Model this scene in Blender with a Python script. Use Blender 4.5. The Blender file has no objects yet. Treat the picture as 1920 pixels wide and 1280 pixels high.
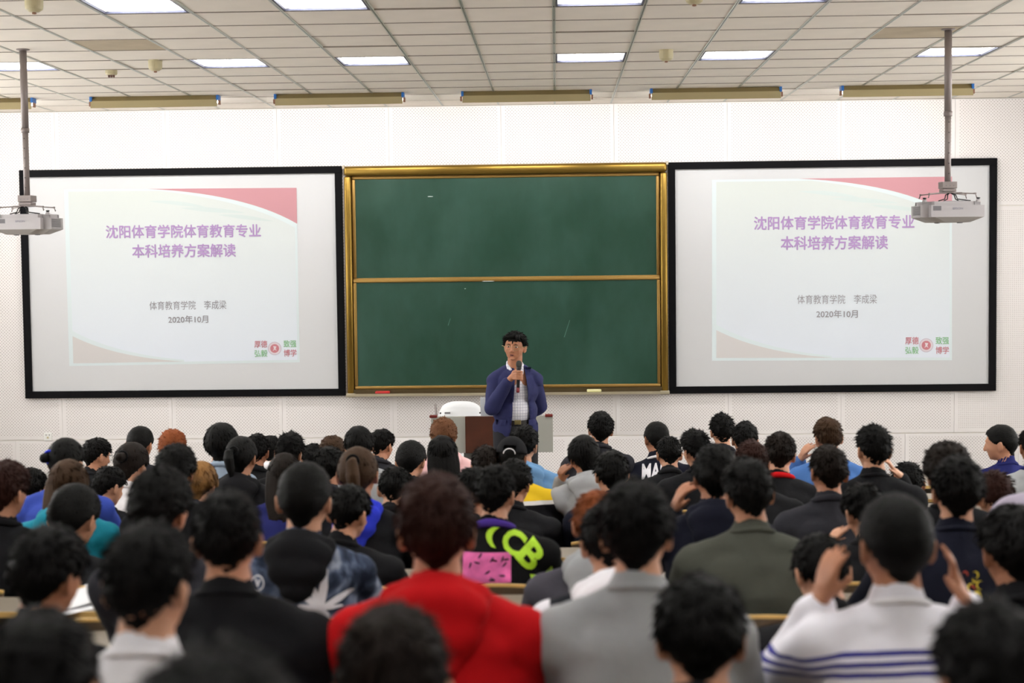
import bpy, bmesh, math, random
import numpy as np
from mathutils import Vector, Matrix, noise
from mathutils.bvhtree import BVHTree
from math import radians, pi, sin, cos

random.seed(7)
np.random.seed(7)
SC = bpy.context.scene
COL = SC.collection

# ---------------------------------------------------------------- camera, light, exposure
CAM_Z = 2.32
cam_data = bpy.data.cameras.new('camera')
cam = bpy.data.objects.new('camera', cam_data)
COL.objects.link(cam)
CAM_M = (Matrix.Rotation(radians(1.70), 4, 'Z') @ Matrix.Rotation(pi / 2 - radians(3.03), 4, 'X')
         @ Matrix.Rotation(radians(-0.66), 4, 'Z'))
cam.matrix_world = Matrix.Translation((0, 0, CAM_Z)) @ CAM_M
cam_data.sensor_width = 36
cam_data.lens = 2850 / 1920 * 36
cam_data.clip_start = 0.05
cam_data.clip_end = 60
cam_data.dof.use_dof = True
cam_data.dof.focus_distance = 12.8
cam_data.dof.aperture_fstop = 2.8
SC.camera = cam

world = bpy.data.worlds.new('world')
SC.world = world
world.use_nodes = True
world.node_tree.nodes['Background'].inputs[0].default_value = (1, 0.985, 0.96, 1)
world.node_tree.nodes['Background'].inputs[1].default_value = 5.8

SC.view_settings.view_transform = 'Standard'
SC.view_settings.look = 'None'
SC.view_settings.gamma = 1
SC.view_settings.use_curve_mapping = False
SC.view_settings.exposure = 0.2

TROFFER_W = 18.0       # watts of each ceiling light
TROFFER_GLOW = 5.0
BOARD_LAMP_W = 15.0    # watts of each lamp over the board
WARM = (1.0, 0.985, 0.975)

CEIL = 3.98
WALL_Y = 16.29
WALL_L, WALL_R, WALL_B = -6.75, 6.35, -2.6


def at(px, py, dist):
    """world point seen at pixel (px, py) of the 1920x1280 photograph at depth y = dist"""
    d = CAM_M.to_3x3() @ Vector((px - 960, 640 - py, -2850))
    return Vector((0, 0, CAM_Z)) + d * (dist / d.y)


def floor_z(y):
    """tiered floor: height of the step on which the row at depth y stands"""
    return max(0.0, 0.74 - 0.075 * y)


ROWS = [1.25 + 0.75 * k for k in range(13)]

# ---------------------------------------------------------------- materials
MATS = {}


def srgb(r, g, b):
    f = lambda c: (c / 255 / 12.92) if c / 255 <= 0.04045 else ((c / 255 + 0.055) / 1.055) ** 2.4
    return (f(r), f(g), f(b))


def mat(name, col=(.5, .5, .5), rough=.6, metal=0.0, emit=None, es=0.0, noise_amt=0.0, nscale=8.0, bump=0.0,
        bscale=60.0, spec=None, alpha=None, sheen=0.0, coat=0.0):
    if name in MATS:
        return MATS[name]
    m = bpy.data.materials.new(name)
    m.use_nodes = True
    nt = m.node_tree
    b = nt.nodes['Principled BSDF']
    b.inputs['Base Color'].default_value = (*col, 1)
    b.inputs['Roughness'].default_value = rough
    b.inputs['Metallic'].default_value = metal
    if spec is not None:
        b.inputs['Specular IOR Level'].default_value = spec
    if coat:
        b.inputs['Coat Weight'].default_value = coat
    if emit:
        b.inputs['Emission Color'].default_value = (*emit, 1)
        b.inputs['Emission Strength'].default_value = es
    if noise_amt or bump:
        tc = nt.nodes.new('ShaderNodeTexCoord')
        if noise_amt:
            n = nt.nodes.new('ShaderNodeTexNoise')
            n.inputs['Scale'].default_value = nscale
            n.inputs['Detail'].default_value = 5
            nt.links.new(tc.outputs['Object'], n.inputs['Vector'])
            r = nt.nodes.new('ShaderNodeValToRGB')
            r.color_ramp.elements[0].position = .3
            r.color_ramp.elements[1].position = .7
            r.color_ramp.elements[0].color = (*[c * (1 - noise_amt) for c in col], 1)
            r.color_ramp.elements[1].color = (*[min(1, c * (1 + noise_amt)) for c in col], 1)
            nt.links.new(n.outputs['Fac'], r.inputs['Fac'])
            nt.links.new(r.outputs['Color'], b.inputs['Base Color'])
        if bump:
            n2 = nt.nodes.new('ShaderNodeTexNoise')
            n2.inputs['Scale'].default_value = bscale
            n2.inputs['Detail'].default_value = 3
            nt.links.new(tc.outputs['Object'], n2.inputs['Vector'])
            bp = nt.nodes.new('ShaderNodeBump')
            bp.inputs['Strength'].default_value = bump
            bp.inputs['Distance'].default_value = .01
            nt.links.new(n2.outputs['Fac'], bp.inputs['Height'])
            nt.links.new(bp.outputs['Normal'], b.inputs['Normal'])
    MATS[name] = m
    return m


class NB:
    """tiny helper to write math node graphs"""
    def __init__(s, m):
        s.nt = m.node_tree
        s.b = s.nt.nodes['Principled BSDF']

    def node(s, t, **kw):
        n = s.nt.nodes.new(t)
        for k, v in kw.items():
            setattr(n, k, v)
        return n

    def m(s, op, a, b=None, c=None):
        n = s.nt.nodes.new('ShaderNodeMath')
        n.operation = op
        for i, v in enumerate((a, b, c)):
            if v is None:
                continue
            if isinstance(v, (int, float)):
                n.inputs[i].default_value = v
            else:
                s.nt.links.new(v, n.inputs[i])
        return n.outputs[0]

    def xyz(s):
        tc = s.nt.nodes.new('ShaderNodeTexCoord')
        sp = s.nt.nodes.new('ShaderNodeSeparateXYZ')
        s.nt.links.new(tc.outputs['Object'], sp.inputs[0])
        return sp.outputs[0], sp.outputs[1], sp.outputs[2], tc.outputs['Object']

    def mix(s, fac, ca, cb):
        n = s.nt.nodes.new('ShaderNodeMix')
        n.data_type = 'RGBA'
        if isinstance(fac, (int, float)):
            n.inputs[0].default_value = fac
        else:
            s.nt.links.new(fac, n.inputs[0])
        for i, c in ((6, ca), (7, cb)):
            if isinstance(c, tuple):
                n.inputs[i].default_value = (*c, 1)
            else:
                s.nt.links.new(c, n.inputs[i])
        return n.outputs[2]

    def base(s, out):
        s.nt.links.new(out, s.b.inputs['Base Color'])


def perforated(name, stagger=True, pitch=.034, hole=.0042):
    """white acoustic board: small staggered holes, a plain margin round each panel (panel local x,z from 0)"""
    m = mat(name, srgb(240, 236, 234), .85)
    q = NB(m)
    x, y, z, vec = q.xyz()

    def grid(off):
        ax = q.m('SUBTRACT', q.m('FRACT', q.m('ADD', q.m('DIVIDE', x, pitch), off)), .5)
        az = q.m('SUBTRACT', q.m('FRACT', q.m('ADD', q.m('DIVIDE', z, pitch), off)), .5)
        d = q.m('SQRT', q.m('ADD', q.m('MULTIPLY', ax, ax), q.m('MULTIPLY', az, az)))
        return q.m('LESS_THAN', d, hole / pitch * 1.0)
    h = grid(0.0)
    if stagger:
        h = q.m('MAXIMUM', h, grid(.5))
    # margins: |x-0.6|<0.56 and |z-1.2|<1.16
    mx = q.m('LESS_THAN', q.m('ABSOLUTE', q.m('SUBTRACT', x, .6)), .56)
    mz = q.m('LESS_THAN', q.m('ABSOLUTE', q.m('SUBTRACT', z, 1.2)), 1.165)
    h = q.m('MULTIPLY', h, q.m('MULTIPLY', mx, mz))
    q.base(q.mix(q.m('MULTIPLY', h, .8), srgb(229, 225, 224), srgb(92, 66, 60)))
    return m


# ---------------------------------------------------------------- object helpers
def link(o, parent=None):
    COL.objects.link(o)
    if parent is not None:
        o.parent = parent
    return o


def tag(o, label=None, cat=None, group=None, kind=None):
    if label:
        o['label'] = label
    if cat:
        o['category'] = cat
    if group:
        o['group'] = group
    if kind:
        o['kind'] = kind
    return o


def empty(name, loc=(0, 0, 0), rz=0.0):
    o = bpy.data.objects.new(name, None)
    o.empty_display_size = .05
    o.location = loc
    o.rotation_euler = (0, 0, rz)
    return link(o)


def mesh_obj(name, verts, faces, m=None, parent=None, smooth=False):
    me = bpy.data.meshes.new(name)
    me.from_pydata([tuple(v) for v in verts], [], [tuple(f) for f in faces])
    me.update()
    if smooth:
        me.polygons.foreach_set('use_smooth', [True] * len(me.polygons))
    if m:
        me.materials.append(m)
    return link(bpy.data.objects.new(name, me), parent)


class MB:
    """collects primitives and links them as ONE mesh object"""
    def __init__(s):
        s.v = []
        s.f = []

    def add(s, v, f):
        n = len(s.v)
        s.v += [tuple(p) for p in v]
        s.f += [tuple(i + n for i in q) for q in f]
        return s

    def box(s, x0, x1, y0, y1, z0, z1, c=0.0):
        if c <= 0:
            v = [(x, y, z) for x in (x0, x1) for y in (y0, y1) for z in (z0, z1)]
            f = [(0, 1, 3, 2), (4, 6, 7, 5), (0, 4, 5, 1), (2, 3, 7, 6), (0, 2, 6, 4), (1, 5, 7, 3)]
            return s.add(v, f)
        bm = bmesh.new()
        bmesh.ops.create_cube(bm, size=1)
        for w in bm.verts:
            w.co = Vector(((x0 + x1) / 2 + w.co.x * (x1 - x0), (y0 + y1) / 2 + w.co.y * (y1 - y0),
                           (z0 + z1) / 2 + w.co.z * (z1 - z0)))
        bmesh.ops.bevel(bm, geom=bm.edges[:], offset=c, segments=2, affect='EDGES', profile=.5)
        bm.verts.index_update()
        s.add([w.co[:] for w in bm.verts], [[w.index for w in fc.verts] for fc in bm.faces])
        bm.free()
        return s

    def tube(s, pts, r, n=8, cap=True):
        pts = [Vector(p) for p in pts]
        rs = r if isinstance(r, (list, tuple)) else [r] * len(pts)
        rings = []
        up = None
        for i, p in enumerate(pts):
            t = (pts[min(i + 1, len(pts) - 1)] - pts[max(i - 1, 0)]).normalized()
            if up is None:
                up = t.orthogonal().normalized()
            else:
                up = (up - t * up.dot(t)).normalized()
            b = t.cross(up)
            rings.append([p + (up * cos(a) + b * sin(a)) * rs[i] for a in [2 * pi * k / n for k in range(n)]])
        v = [q for ring in rings for q in ring]
        f = []
        for i in range(len(pts) - 1):
            for k in range(n):
                f.append((i * n + k, i * n + (k + 1) % n, (i + 1) * n + (k + 1) % n, (i + 1) * n + k))
        if cap:
            f.append(tuple(reversed(range(n))))
            f.append(tuple(range((len(pts) - 1) * n, len(pts) * n)))
        return s.add(v, f)

    def lathe(s, prof, cx=0, cy=0, n=20):
        """profile of (r, z) around the vertical axis"""
        v = []
        for r, z in prof:
            for k in range(n):
                a = 2 * pi * k / n
                v.append((cx + r * cos(a), cy + r * sin(a), z))
        f = []
        for i in range(len(prof) - 1):
            for k in range(n):
                f.append((i * n + k, i * n + (k + 1) % n, (i + 1) * n + (k + 1) % n, (i + 1) * n + k))
        f.append(tuple(reversed(range(n))))
        f.append(tuple(range((len(prof) - 1) * n, len(prof) * n)))
        return s.add(v, f)

    def prism_x(s, prof, x0, x1, closed=True):
        """profile of (y, z) extruded along x"""
        n = len(prof)
        v = [(x0, y, z) for y, z in prof] + [(x1, y, z) for y, z in prof]
        f = [(i, (i + 1) % n, n + (i + 1) % n, n + i) for i in range(n if closed else n - 1)]
        if closed:
            f += [tuple(reversed(range(n))), tuple(range(n, 2 * n))]
        return s.add(v, f)

    def build(s, name, m=None, parent=None, smooth=False):
        o = mesh_obj(name, s.v, s.f, m, parent, smooth)
        bm = bmesh.new()
        bm.from_mesh(o.data)
        bmesh.ops.recalc_face_normals(bm, faces=bm.faces[:])
        bm.to_mesh(o.data)
        bm.free()
        return o


def shade_auto(o, ang=40):
    me = o.data
    me.polygons.foreach_set('use_smooth', [True] * len(me.polygons))
    me.set_sharp_from_angle(angle=radians(ang))
    return o


def copy_tree(o, parent=None):
    c = o.copy()
    COL.objects.link(c)
    if parent is not None:
        c.parent = parent
    for ch in list(o.children):
        copy_tree(ch, c)
    return c


def text_mesh(body, bold=0.0, align='CENTER'):
    """flat (x, y) vertices and faces of a string, normalised to a unit box"""
    cu = bpy.data.curves.new('t', 'FONT')
    cu.body = body
    cu.size = 1
    cu.resolution_u = 3
    cu.offset = bold
    cu.align_x = align
    o = bpy.data.objects.new('t', cu)
    COL.objects.link(o)
    dg = bpy.context.evaluated_depsgraph_get()
    me = bpy.data.meshes.new_from_object(o.evaluated_get(dg))
    v = np.array([q.co[:2] for q in me.vertices])
    f = [tuple(p.vertices) for p in me.polygons]
    bpy.data.objects.remove(o)
    bpy.data.meshes.remove(me)
    lo, hi = v.min(0), v.max(0)
    asp = (hi[0] - lo[0]) / (hi[1] - lo[1])
    v = (v - lo) / (hi - lo)
    return v, f, asp


# ---------------------------------------------------------------- room shell
M_plaster = mat('plaster', srgb(232, 228, 222), .9, bump=.1)
M_tile = mat('ceiling_tile_board', srgb(236, 229, 218), .9, noise_amt=.035, nscale=3, bump=.12, bscale=120)
M_tile_old = mat('ceiling_tile_yellowed', srgb(186, 172, 148), .9, noise_amt=.08, nscale=5)
M_rail = mat('ceiling_rail_metal', srgb(196, 198, 190), .35, metal=.6)
M_floor = mat('terrazzo_floor', srgb(120, 112, 102), .5, noise_amt=.2, nscale=40)
M_wallL = mat('side_wall_paint', srgb(236, 234, 230), .85, noise_amt=.03, nscale=2)

M_added_winframe = mat('window_frame_white', srgb(225, 225, 222), .5)
M_added_pane = bpy.data.materials.new('window_pane')
M_added_pane.use_nodes = True
nt = M_added_pane.node_tree
nt.nodes.remove(nt.nodes['Principled BSDF'])
a_, g_, mx_ = nt.nodes.new('ShaderNodeBsdfTransparent'), nt.nodes.new('ShaderNodeBsdfGlossy'), nt.nodes.new('ShaderNodeMixShader')
g_.inputs['Roughness'].default_value = .02
mx_.inputs[0].default_value = .06
nt.links.new(a_.outputs[0], mx_.inputs[1])
nt.links.new(g_.outputs[0], mx_.inputs[2])
nt.links.new(mx_.outputs[0], nt.nodes['Material Output'].inputs[0])
# side walls with unseen windows added so world light brightens the ceiling
ADDED_WINS = [(5.2, 7.9), (8.5, 11.2), (11.8, 14.5)]
WZ0, WZ1 = 1.25, 3.55
wn = 0
for nm, xa, xb in (('wall_left', WALL_L - .1, WALL_L), ('wall_right', WALL_R, WALL_R + .1)):
    mb = MB().box(xa, xb, WALL_B, WALL_Y, -.1, WZ0).box(xa, xb, WALL_B, WALL_Y, WZ1, CEIL + .2)
    ys = [WALL_B] + [q for w in ADDED_WINS for q in w] + [WALL_Y]
    for k in range(0, len(ys), 2):
        mb.box(xa, xb, ys[k], ys[k + 1], WZ0, WZ1)
    tag(mb.build(nm, M_wallL), kind='structure')
    for y0, y1 in ADDED_WINS:
        wn += 1
        xm = (xa + xb) / 2
        w_ = MB().box(xm - .03, xm + .03, y0, y0 + .05, WZ0, WZ1).box(xm - .03, xm + .03, y1 - .05, y1, WZ0, WZ1) \
            .box(xm - .03, xm + .03, y0 + .05, y1 - .05, WZ0, WZ0 + .05).box(xm - .03, xm + .03, y0 + .05, y1 - .05, WZ1 - .05, WZ1) \
            .box(xm - .025, xm + .025, (y0 + y1) / 2 - .025, (y0 + y1) / 2 + .025, WZ0 + .05, WZ1 - .05).build('window_%d' % wn, M_added_winframe)
        tag(w_, kind='structure')
        MB().box(xm - .003, xm + .003, y0 + .05, (y0 + y1) / 2 - .025, WZ0 + .05, WZ1 - .05).build('pane', M_added_pane, w_)
        MB().box(xm - .003, xm + .003, (y0 + y1) / 2 + .025, y1 - .05, WZ0 + .05, WZ1 - .05).build('pane', M_added_pane, w_)
tag(MB().box(WALL_L - .1, WALL_R + .1, WALL_B - .1, WALL_B, -.1, CEIL + .2).build('wall_back', M_wallL), kind='structure')

# stepped floor: one profile extruded across the room
edges = [r + .62 for r in ROWS if 0.74 - .075 * r > 0]
prof = [(WALL_B, floor_z(.5))]
prof_y = WALL_B
for r in ROWS:
    z = floor_z(r)
    prof.append((r - .13, prof[-1][1]))
    prof.append((r - .13, z))
prof.append((ROWS[-1] + .6, prof[-1][1]))
prof.append((ROWS[-1] + .6, 0.0))
prof.append((WALL_Y, 0.0))
prof += [(WALL_Y, -.12), (WALL_B, -.12)]
tag(MB().prism_x(prof, WALL_L, WALL_R).build('floor', M_floor), kind='structure')

# front wall: backing slab with perforated boards on it
wf = tag(MB().box(WALL_L - .1, WALL_R + .1, WALL_Y, WALL_Y + .15, -.1, CEIL + .2).build('wall_front', M_plaster),
         kind='structure')
M_perf = perforated('perforated_board')
M_perf2 = perforated('perforated_board_square', stagger=False, pitch=.02, hole=.003)
me_cache = {}
px0 = at(103, 250, WALL_Y).x
for row, (z0, zh) in enumerate(((-1.97, 2.4), (.44, 2.4), (2.85, CEIL - 2.86))):
    off = 0.0 if row != 0 else -.52
    for k in range(-2, 12):
        x0 = px0 + k * 1.2 + off
        if x0 + 1.2 < WALL_L or x0 > WALL_R:
            continue
        a, b = max(x0, WALL_L), min(x0 + 1.2, WALL_R)
        zz0 = max(z0, 0.0)
        o = MB().box(a - x0 + .0015, b - x0 - .0015, -.012, 0, zz0 - z0 + .0015, zh - .0015).build(
            'wall_panel', M_perf2 if (row == 1 and k == 8) else M_perf, wf)
        o.location = (x0, WALL_Y, z0)

# ceiling: slab above, tiles and rails below as parts
TW, TD = .596, .565
Y_EDGE = 12.89       # far edge of the second row of ceiling lights in view
ceil = tag(MB().box(WALL_L - .1, WALL_R + .1, WALL_B - .1, WALL_Y + .1, CEIL + .14, CEIL + .24).build('ceiling', M_plaster),
           kind='structure')
j0 = int((9.0 - Y_EDGE) // TD)
LIGHT_COLS = [-12.5, -9.5, -7.5, -4.5, -2.5, .5, 2.5, 5.5, 7.5]
LIGHT_COLS = [-9.5, -7.5, -4.5, -2.5, .5, 2.5, 5.5, 7.5]
LIGHT_ROWS = [-1, -6, -11, -16, -21]     # index of the tile row each line of lights takes
light_cells = set((int(math.floor(c)), r) for c in LIGHT_COLS for r in LIGHT_ROWS)


def tile_mesh(x0, x1, y0, y1):
    g = .0035
    return MB().box(x0 + g, x1 - g, y0 + g, y1 - g, 0, .014, .002)


proto = tile_mesh(0, TW, 0, TD).build('ceiling_tile', M_tile, ceil)
first = True
rest = MB()
nt_ = 0
for j in range(-28, 8):
    y0 = Y_EDGE + j * TD
    y1 = min(y0 + TD, WALL_Y)
    if y1 - y0 < .05:
        continue
    for i in range(-12, 12):
        x0 = i * TW
        x1 = x0 + TW
        if x1 < WALL_L + .05 or x0 > WALL_R - .05 or (i, j) in light_cells:
            continue
        half_l = (y1 + .3) * .367 + .7
        half_r = (y1 + .3) * .309 + .7
        view = y1 > 9.0 and x1 > -half_l and x0 < half_r
        xa, xb = max(x0, WALL_L), min(x1, WALL_R)
        if not view:
            rest.box(xa + .0035, xb - .0035, max(y0, WALL_B) + .0035, y1 - .0035, CEIL, CEIL + .014) if y1 > WALL_B + .1 else None
            continue
        full = (xb - xa > TW - .01) and (y1 - y0 > TD - .01)
        if full and first:
            o = proto
            first = False
        elif full:
            o = proto.copy()
            COL.objects.link(o)
        else:
            o = tile_mesh(xa - x0, xb - x0, 0, y1 - y0).build('ceiling_tile', M_tile, ceil)
        h = random.Random(i * 97 + j * 13).random()
        o.location = (x0, y0, CEIL + (0.0015 if h > .7 else 0) + (.004 if h > .95 else 0))
        if (i, j) in ((-6, -3), (4, -3)):
            o = o if o.data.users == 1 else o
            o.material_slots[0].link = 'OBJECT'
            o.material_slots[0].material = M_tile_old
        nt_ += 1
tag(rest.build('ceiling_tile_field', M_tile, ceil), kind='stuff')
rp = None
for i in range(-11, 11):
    x = i * TW
    if not (WALL_L < x < WALL_R):
        continue
    if rp is None:
        # T-shaped runner: two thin lips with a groove between
        rp = MB().box(-.011, -.003, WALL_B, WALL_Y, -.004, .012).box(.003, .011, WALL_B, WALL_Y, -.004, .012) \
            .box(-.003, .003, WALL_B, WALL_Y, .004, .03).build('ceiling_rail', M_rail, ceil)
        o = rp
    else:
        o = rp.copy()
        COL.objects.link(o)
    o.location = (x, 0, CEIL)
cp = None
M_dark_gap = mat('cross_rail_metal', srgb(150, 141, 130), .7)
for j in range(-27, 7):
    y = Y_EDGE + j * TD
    if cp is None:
        cp = MB().box(WALL_L, WALL_R, -.004, .004, -.0040, .03).build('cross_rail', M_dark_gap, ceil)
        o = cp
    else:
        o = cp.copy()
        COL.objects.link(o)
    o.location = (0, y, CEIL)

# ---------------------------------------------------------------- ceiling lights
M_white_metal = mat('white_enamel', srgb(235, 235, 232), .4)
M_tube = mat('fluorescent_tube', (1, 1, 1), .3, emit=(1, .98, .96), es=9.0)
M_refl = mat('louvre_reflector', srgb(238, 240, 240), .25, metal=.3)
M_darkedge = mat('dark_trim_metal', srgb(70, 72, 92), .5)


def area_light(parent, loc, rot, sx, sy, watts, name='lamp_light'):
    L = bpy.data.lights.new(name, 'AREA')
    L.shape = 'RECTANGLE'
    L.size, L.size_y = sx, sy
    L.energy = watts
    L.color = WARM
    o = bpy.data.objects.new(name, L)
    o.location = loc
    o.rotation_euler = rot
    return link(o, parent)


def make_troffer():
    t = empty('ceiling_light')
    w, d = TW / 2 - .012, TD / 2 - .012
    fr = MB()
    fr.box(-w, w, -d, -d + .014, -.002, .012).box(-w, w, d - .014, d, -.002, .012)
    fr.box(-w, -w + .014, -d + .014, d - .014, -.002, .012).box(w - .014, w, -d + .014, d - .014, -.002, .012)
    fr.build('frame', M_darkedge, t)
    hs = MB()
    wi, di = w - .014, d - .014
    hs.box(-w, w, -d, d, .10, .11)
    hs.box(-w, -wi, -d, d, .012, .10).box(wi, w, -d, d, .012, .10)
    hs.box(-wi, wi, -d, -di, .012, .10).box(-wi, wi, di, d, .012, .10)
    hs.build('housing', M_white_metal, t)
    for k in (-1, 0, 1):
        MB().tube([(-wi + .02, k * .165, .07), (wi - .02, k * .165, .07)], .013, 10).build('fluorescent_tube', M_tube, t, True)
    for k in (-.5, .5):
        MB().prism_x([(k * .165 - .004, .075), (k * .165, .014), (k * .165 + .004, .075)], -wi, wi).build('long_blade', M_refl, t)
    for k in range(-4, 5):
        MB().box(k * .062 - .0012, k * .062 + .0012, -di, di, .015, .055).build('cross_blade', M_refl, t)
    area_light(t, (0, 0, .095), (0, 0, 0), .5, .46, TROFFER_W)
    return t


tro = make_troffer()
firstl = True
names_row = {-1: 'second row from the front', -6: 'row nearer the camera', -11: 'row over the audience', -16: 'row over the back seats', -21: 'row behind the camera'}
order = {c: n for c, n in zip(LIGHT_COLS, ('far left', 'left end', 'left pair, outer', 'left pair, inner', 'centre, right of middle rail', 'right of centre', 'right end', 'far right'))}
for r in LIGHT_ROWS:
    y = Y_EDGE + r * TD + TD / 2
    if y < WALL_B + .4:
        continue
    for c in LIGHT_COLS:
        if c * TW < WALL_L + .3 or c * TW > WALL_R - .3:
            continue
        o = tro if firstl else copy_tree(tro)
        firstl = False
        o.location = (c * TW, y, CEIL)
        tag(o, 'square louvred ceiling light, %s, %s' % (names_row[r], order[c]), 'ceiling light', 'louvred ceiling lights')

# ---------------------------------------------------------------- lamps over the board
M_tan = mat('tan_lamp_reflector', srgb(178, 164, 124), .5)
M_tan2 = mat('tan_lamp_reflector_back', srgb(140, 124, 84), .5)
M_blue = mat('blue_lamp_socket', srgb(40, 110, 190), .4)
M_gap = mat('copper_fitting', srgb(150, 110, 90), .5)


def make_board_lamp():
    t = empty('board_lamp')
    L = .625
    th = .004
    # reflector opens towards the wall (+y) and down; the camera sees its back
    p = [(-.075, -.03), (-.085, -.09), (-.05, -.125), (-.05 + th, -.125), (-.085 + th * 1.5, -.09), (-.075 + th, -.034)]
    MB().prism_x([(-.05, 0), (-.085, -.045), (-.081, -.047), (-.046, -.004)], -L, L).build('upper_reflector', M_tan2, t)
    MB().prism_x([(-.085, -.045), (-.10, -.115), (-.096, -.115), (-.081, -.047)], -L, L).build('lower_reflector', M_tan, t)
    MB().prism_x([(-.05, -.002), (.09, -.002), (.09, -.006), (-.05, -.006)], -L, L).build('top_plate', M_white_metal, t)
    for s in (-1, 1):
        MB().box(s * (L + .001) - .012, s * (L + .001) + .012, -.09, .02, -.05, -.002, .003).build('end_bracket', M_blue, t)
        MB().box(s * (L + .014) - .01, s * (L + .014) + .01, -.07, -.03, -.095, -.05, .004).build('tube_socket', M_gap, t)
        MB().tube([(s * (L + .004), -.03, -.05), (s * (L + .004), -.03, -.085)], .011, 8).build('bracket_pin', M_white_metal, t)
    MB().tube([(-L + .0, -.03, -.065), (L - .0, -.03, -.065)], .012, 10).build('fluorescent_tube', M_tube, t, True)
    area_light(t, (0, -.02, -.085), (radians(36), 0, 0), 1.15, .04, BOARD_LAMP_W)
    return t


bl = make_board_lamp()
spots = [(-5.77, 'cut off by the left frame edge'), (-3.932, 'over the left screen, left one'), (-2.11, 'between left screen and blackboard'),
         (-.274, 'over the middle of the blackboard'), (1.567, 'over the left part of the right screen'), (3.415, 'beside the right projector pole')]
for k, (x, s) in enumerate(spots):
    o = bl if k == 0 else copy_tree(bl)
    o.location = (x, 15.0, CEIL)
    tag(o, 'tan strip lamp with blue ends, ' + s, 'lamp', 'tan strip lamps under the ceiling')

# ---------------------------------------------------------------- smoke detectors and sensors
M_cream = mat('aged_cream_plastic', srgb(196, 186, 150), .5)
M_black = mat('black_plastic', (.012, .012, .013), .45)
for x, y, small, lab in ((-3.22, 9.43, 0, 'round cream ceiling detector at top left corner'), (-3.24, 12.36, 0, 'round cream ceiling detector left of the left light pair'),
                         (-3.77, 12.94, 1, 'small cream sensor with dark prongs near the left pole'), (.89, 12.22, 0, 'round cream ceiling detector right of centre'),
                         (.87, 9.54, 0, 'round cream ceiling detector cut by the top edge')):
    t = tag(empty('smoke_detector', (x, y, CEIL)), lab, 'smoke detector')
    r = .056 if not small else .05
    if small:
        MB().lathe([(r, 0), (r, -.03), (r * .85, -.04), (.0, -.041)], n=24).build('housing', M_cream, t, False)
        for k in (-1, 0, 1):
            MB().box(k * .02 - .007, k * .02 + .007, -.01, .01, -.06, -.041, .002).build('sensor_prong', mat('dark_red_plastic', srgb(90, 50, 40), .5), t)
    else:
        MB().lathe([(r, 0), (r, -.05), (r * .93, -.07), (r * .55, -.085), (.012, -.088)], n=24).build('housing', M_cream, t, False)
        MB().lathe([(.012, -.086), (.014, -.097), (.004, -.1)], n=12).build('sensor_tip', M_gap, t)
        MB().lathe([(r * 1.04, .0), (r * 1.04, -.008), (r, -.009)], n=24).build('base_ring', M_cream, t)

# ---------------------------------------------------------------- projection screens and slides
M_frame_blk = mat('black_screen_frame', (.004, .004, .005), .6, spec=.08)
M_fabric_scr = mat('screen_fabric', srgb(196, 197, 199), .8)


def quad_map(q):
    a, b, c, d = [Vector(p) for p in q]     # top-left, top-right, bottom-right, bottom-left

    def f(u, v, dy=0.0):
        p = a * (1 - u) * (1 - v) + b * u * (1 - v) + c * u * v + d * (1 - u) * v
        return (p.x, p.y - dy, p.z)
    return f


def flat_poly(name, pts, m, parent, qm, dy, thick=.0006):
    """a flat shape on the screen: outline in slide coordinates (u right, v down)"""
    n = len(pts)
    v = [qm(u, w, dy) for u, w in pts] + [qm(u, w, dy - thick) for u, w in pts]
    f = [tuple(range(n)), tuple(range(2 * n - 1, n - 1, -1))] + [(i, i + n, (i + 1) % n + n, (i + 1) % n) for i in range(n)]
    return mesh_obj(name, v, f, m, parent)


def slide_text(body, u0, u1, v0, v1, m, parent, qm, dy, bold=0.0, name='lettering'):
    v, f, asp = text_mesh(body, 0)
    if bold:        # bold face: three overlapping impressions of each stroke
        n, e = len(v), bold / asp
        V = []
        F = []
        for q_, (ox_, oy_) in enumerate(((-e, 0), (e, 0), (0, bold), (0, -bold))):
            V.append(v + np.array([ox_, oy_]))
            F += [tuple(i + q_ * n for i in ff) for ff in f]
        v, f = np.concatenate(V), F
    nl = len(v) // 4 if bold else len(v)
    return mesh_obj(name, [qm(u0 + (u1 - u0) * p[0], v1 - (v1 - v0) * p[1], dy + .0004 * (i // nl)) for i, p in enumerate(v)], f, m, parent)


def lit(name, c, k, a=.6):
    """projected colour: the white cloth takes it and the projector's light is added as glow"""
    c = srgb(*c)
    return mat(name, tuple(x * a for x in c), .85, emit=c, es=k)


def bez(p, q, r, n=14):
    return [((1 - t) ** 2 * p[0] + 2 * (1 - t) * t * q[0] + t * t * r[0], (1 - t) ** 2 * p[1] + 2 * (1 - t) * t * q[1] + t * t * r[1])
            for t in [i / n for i in range(n + 1)]]


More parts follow.
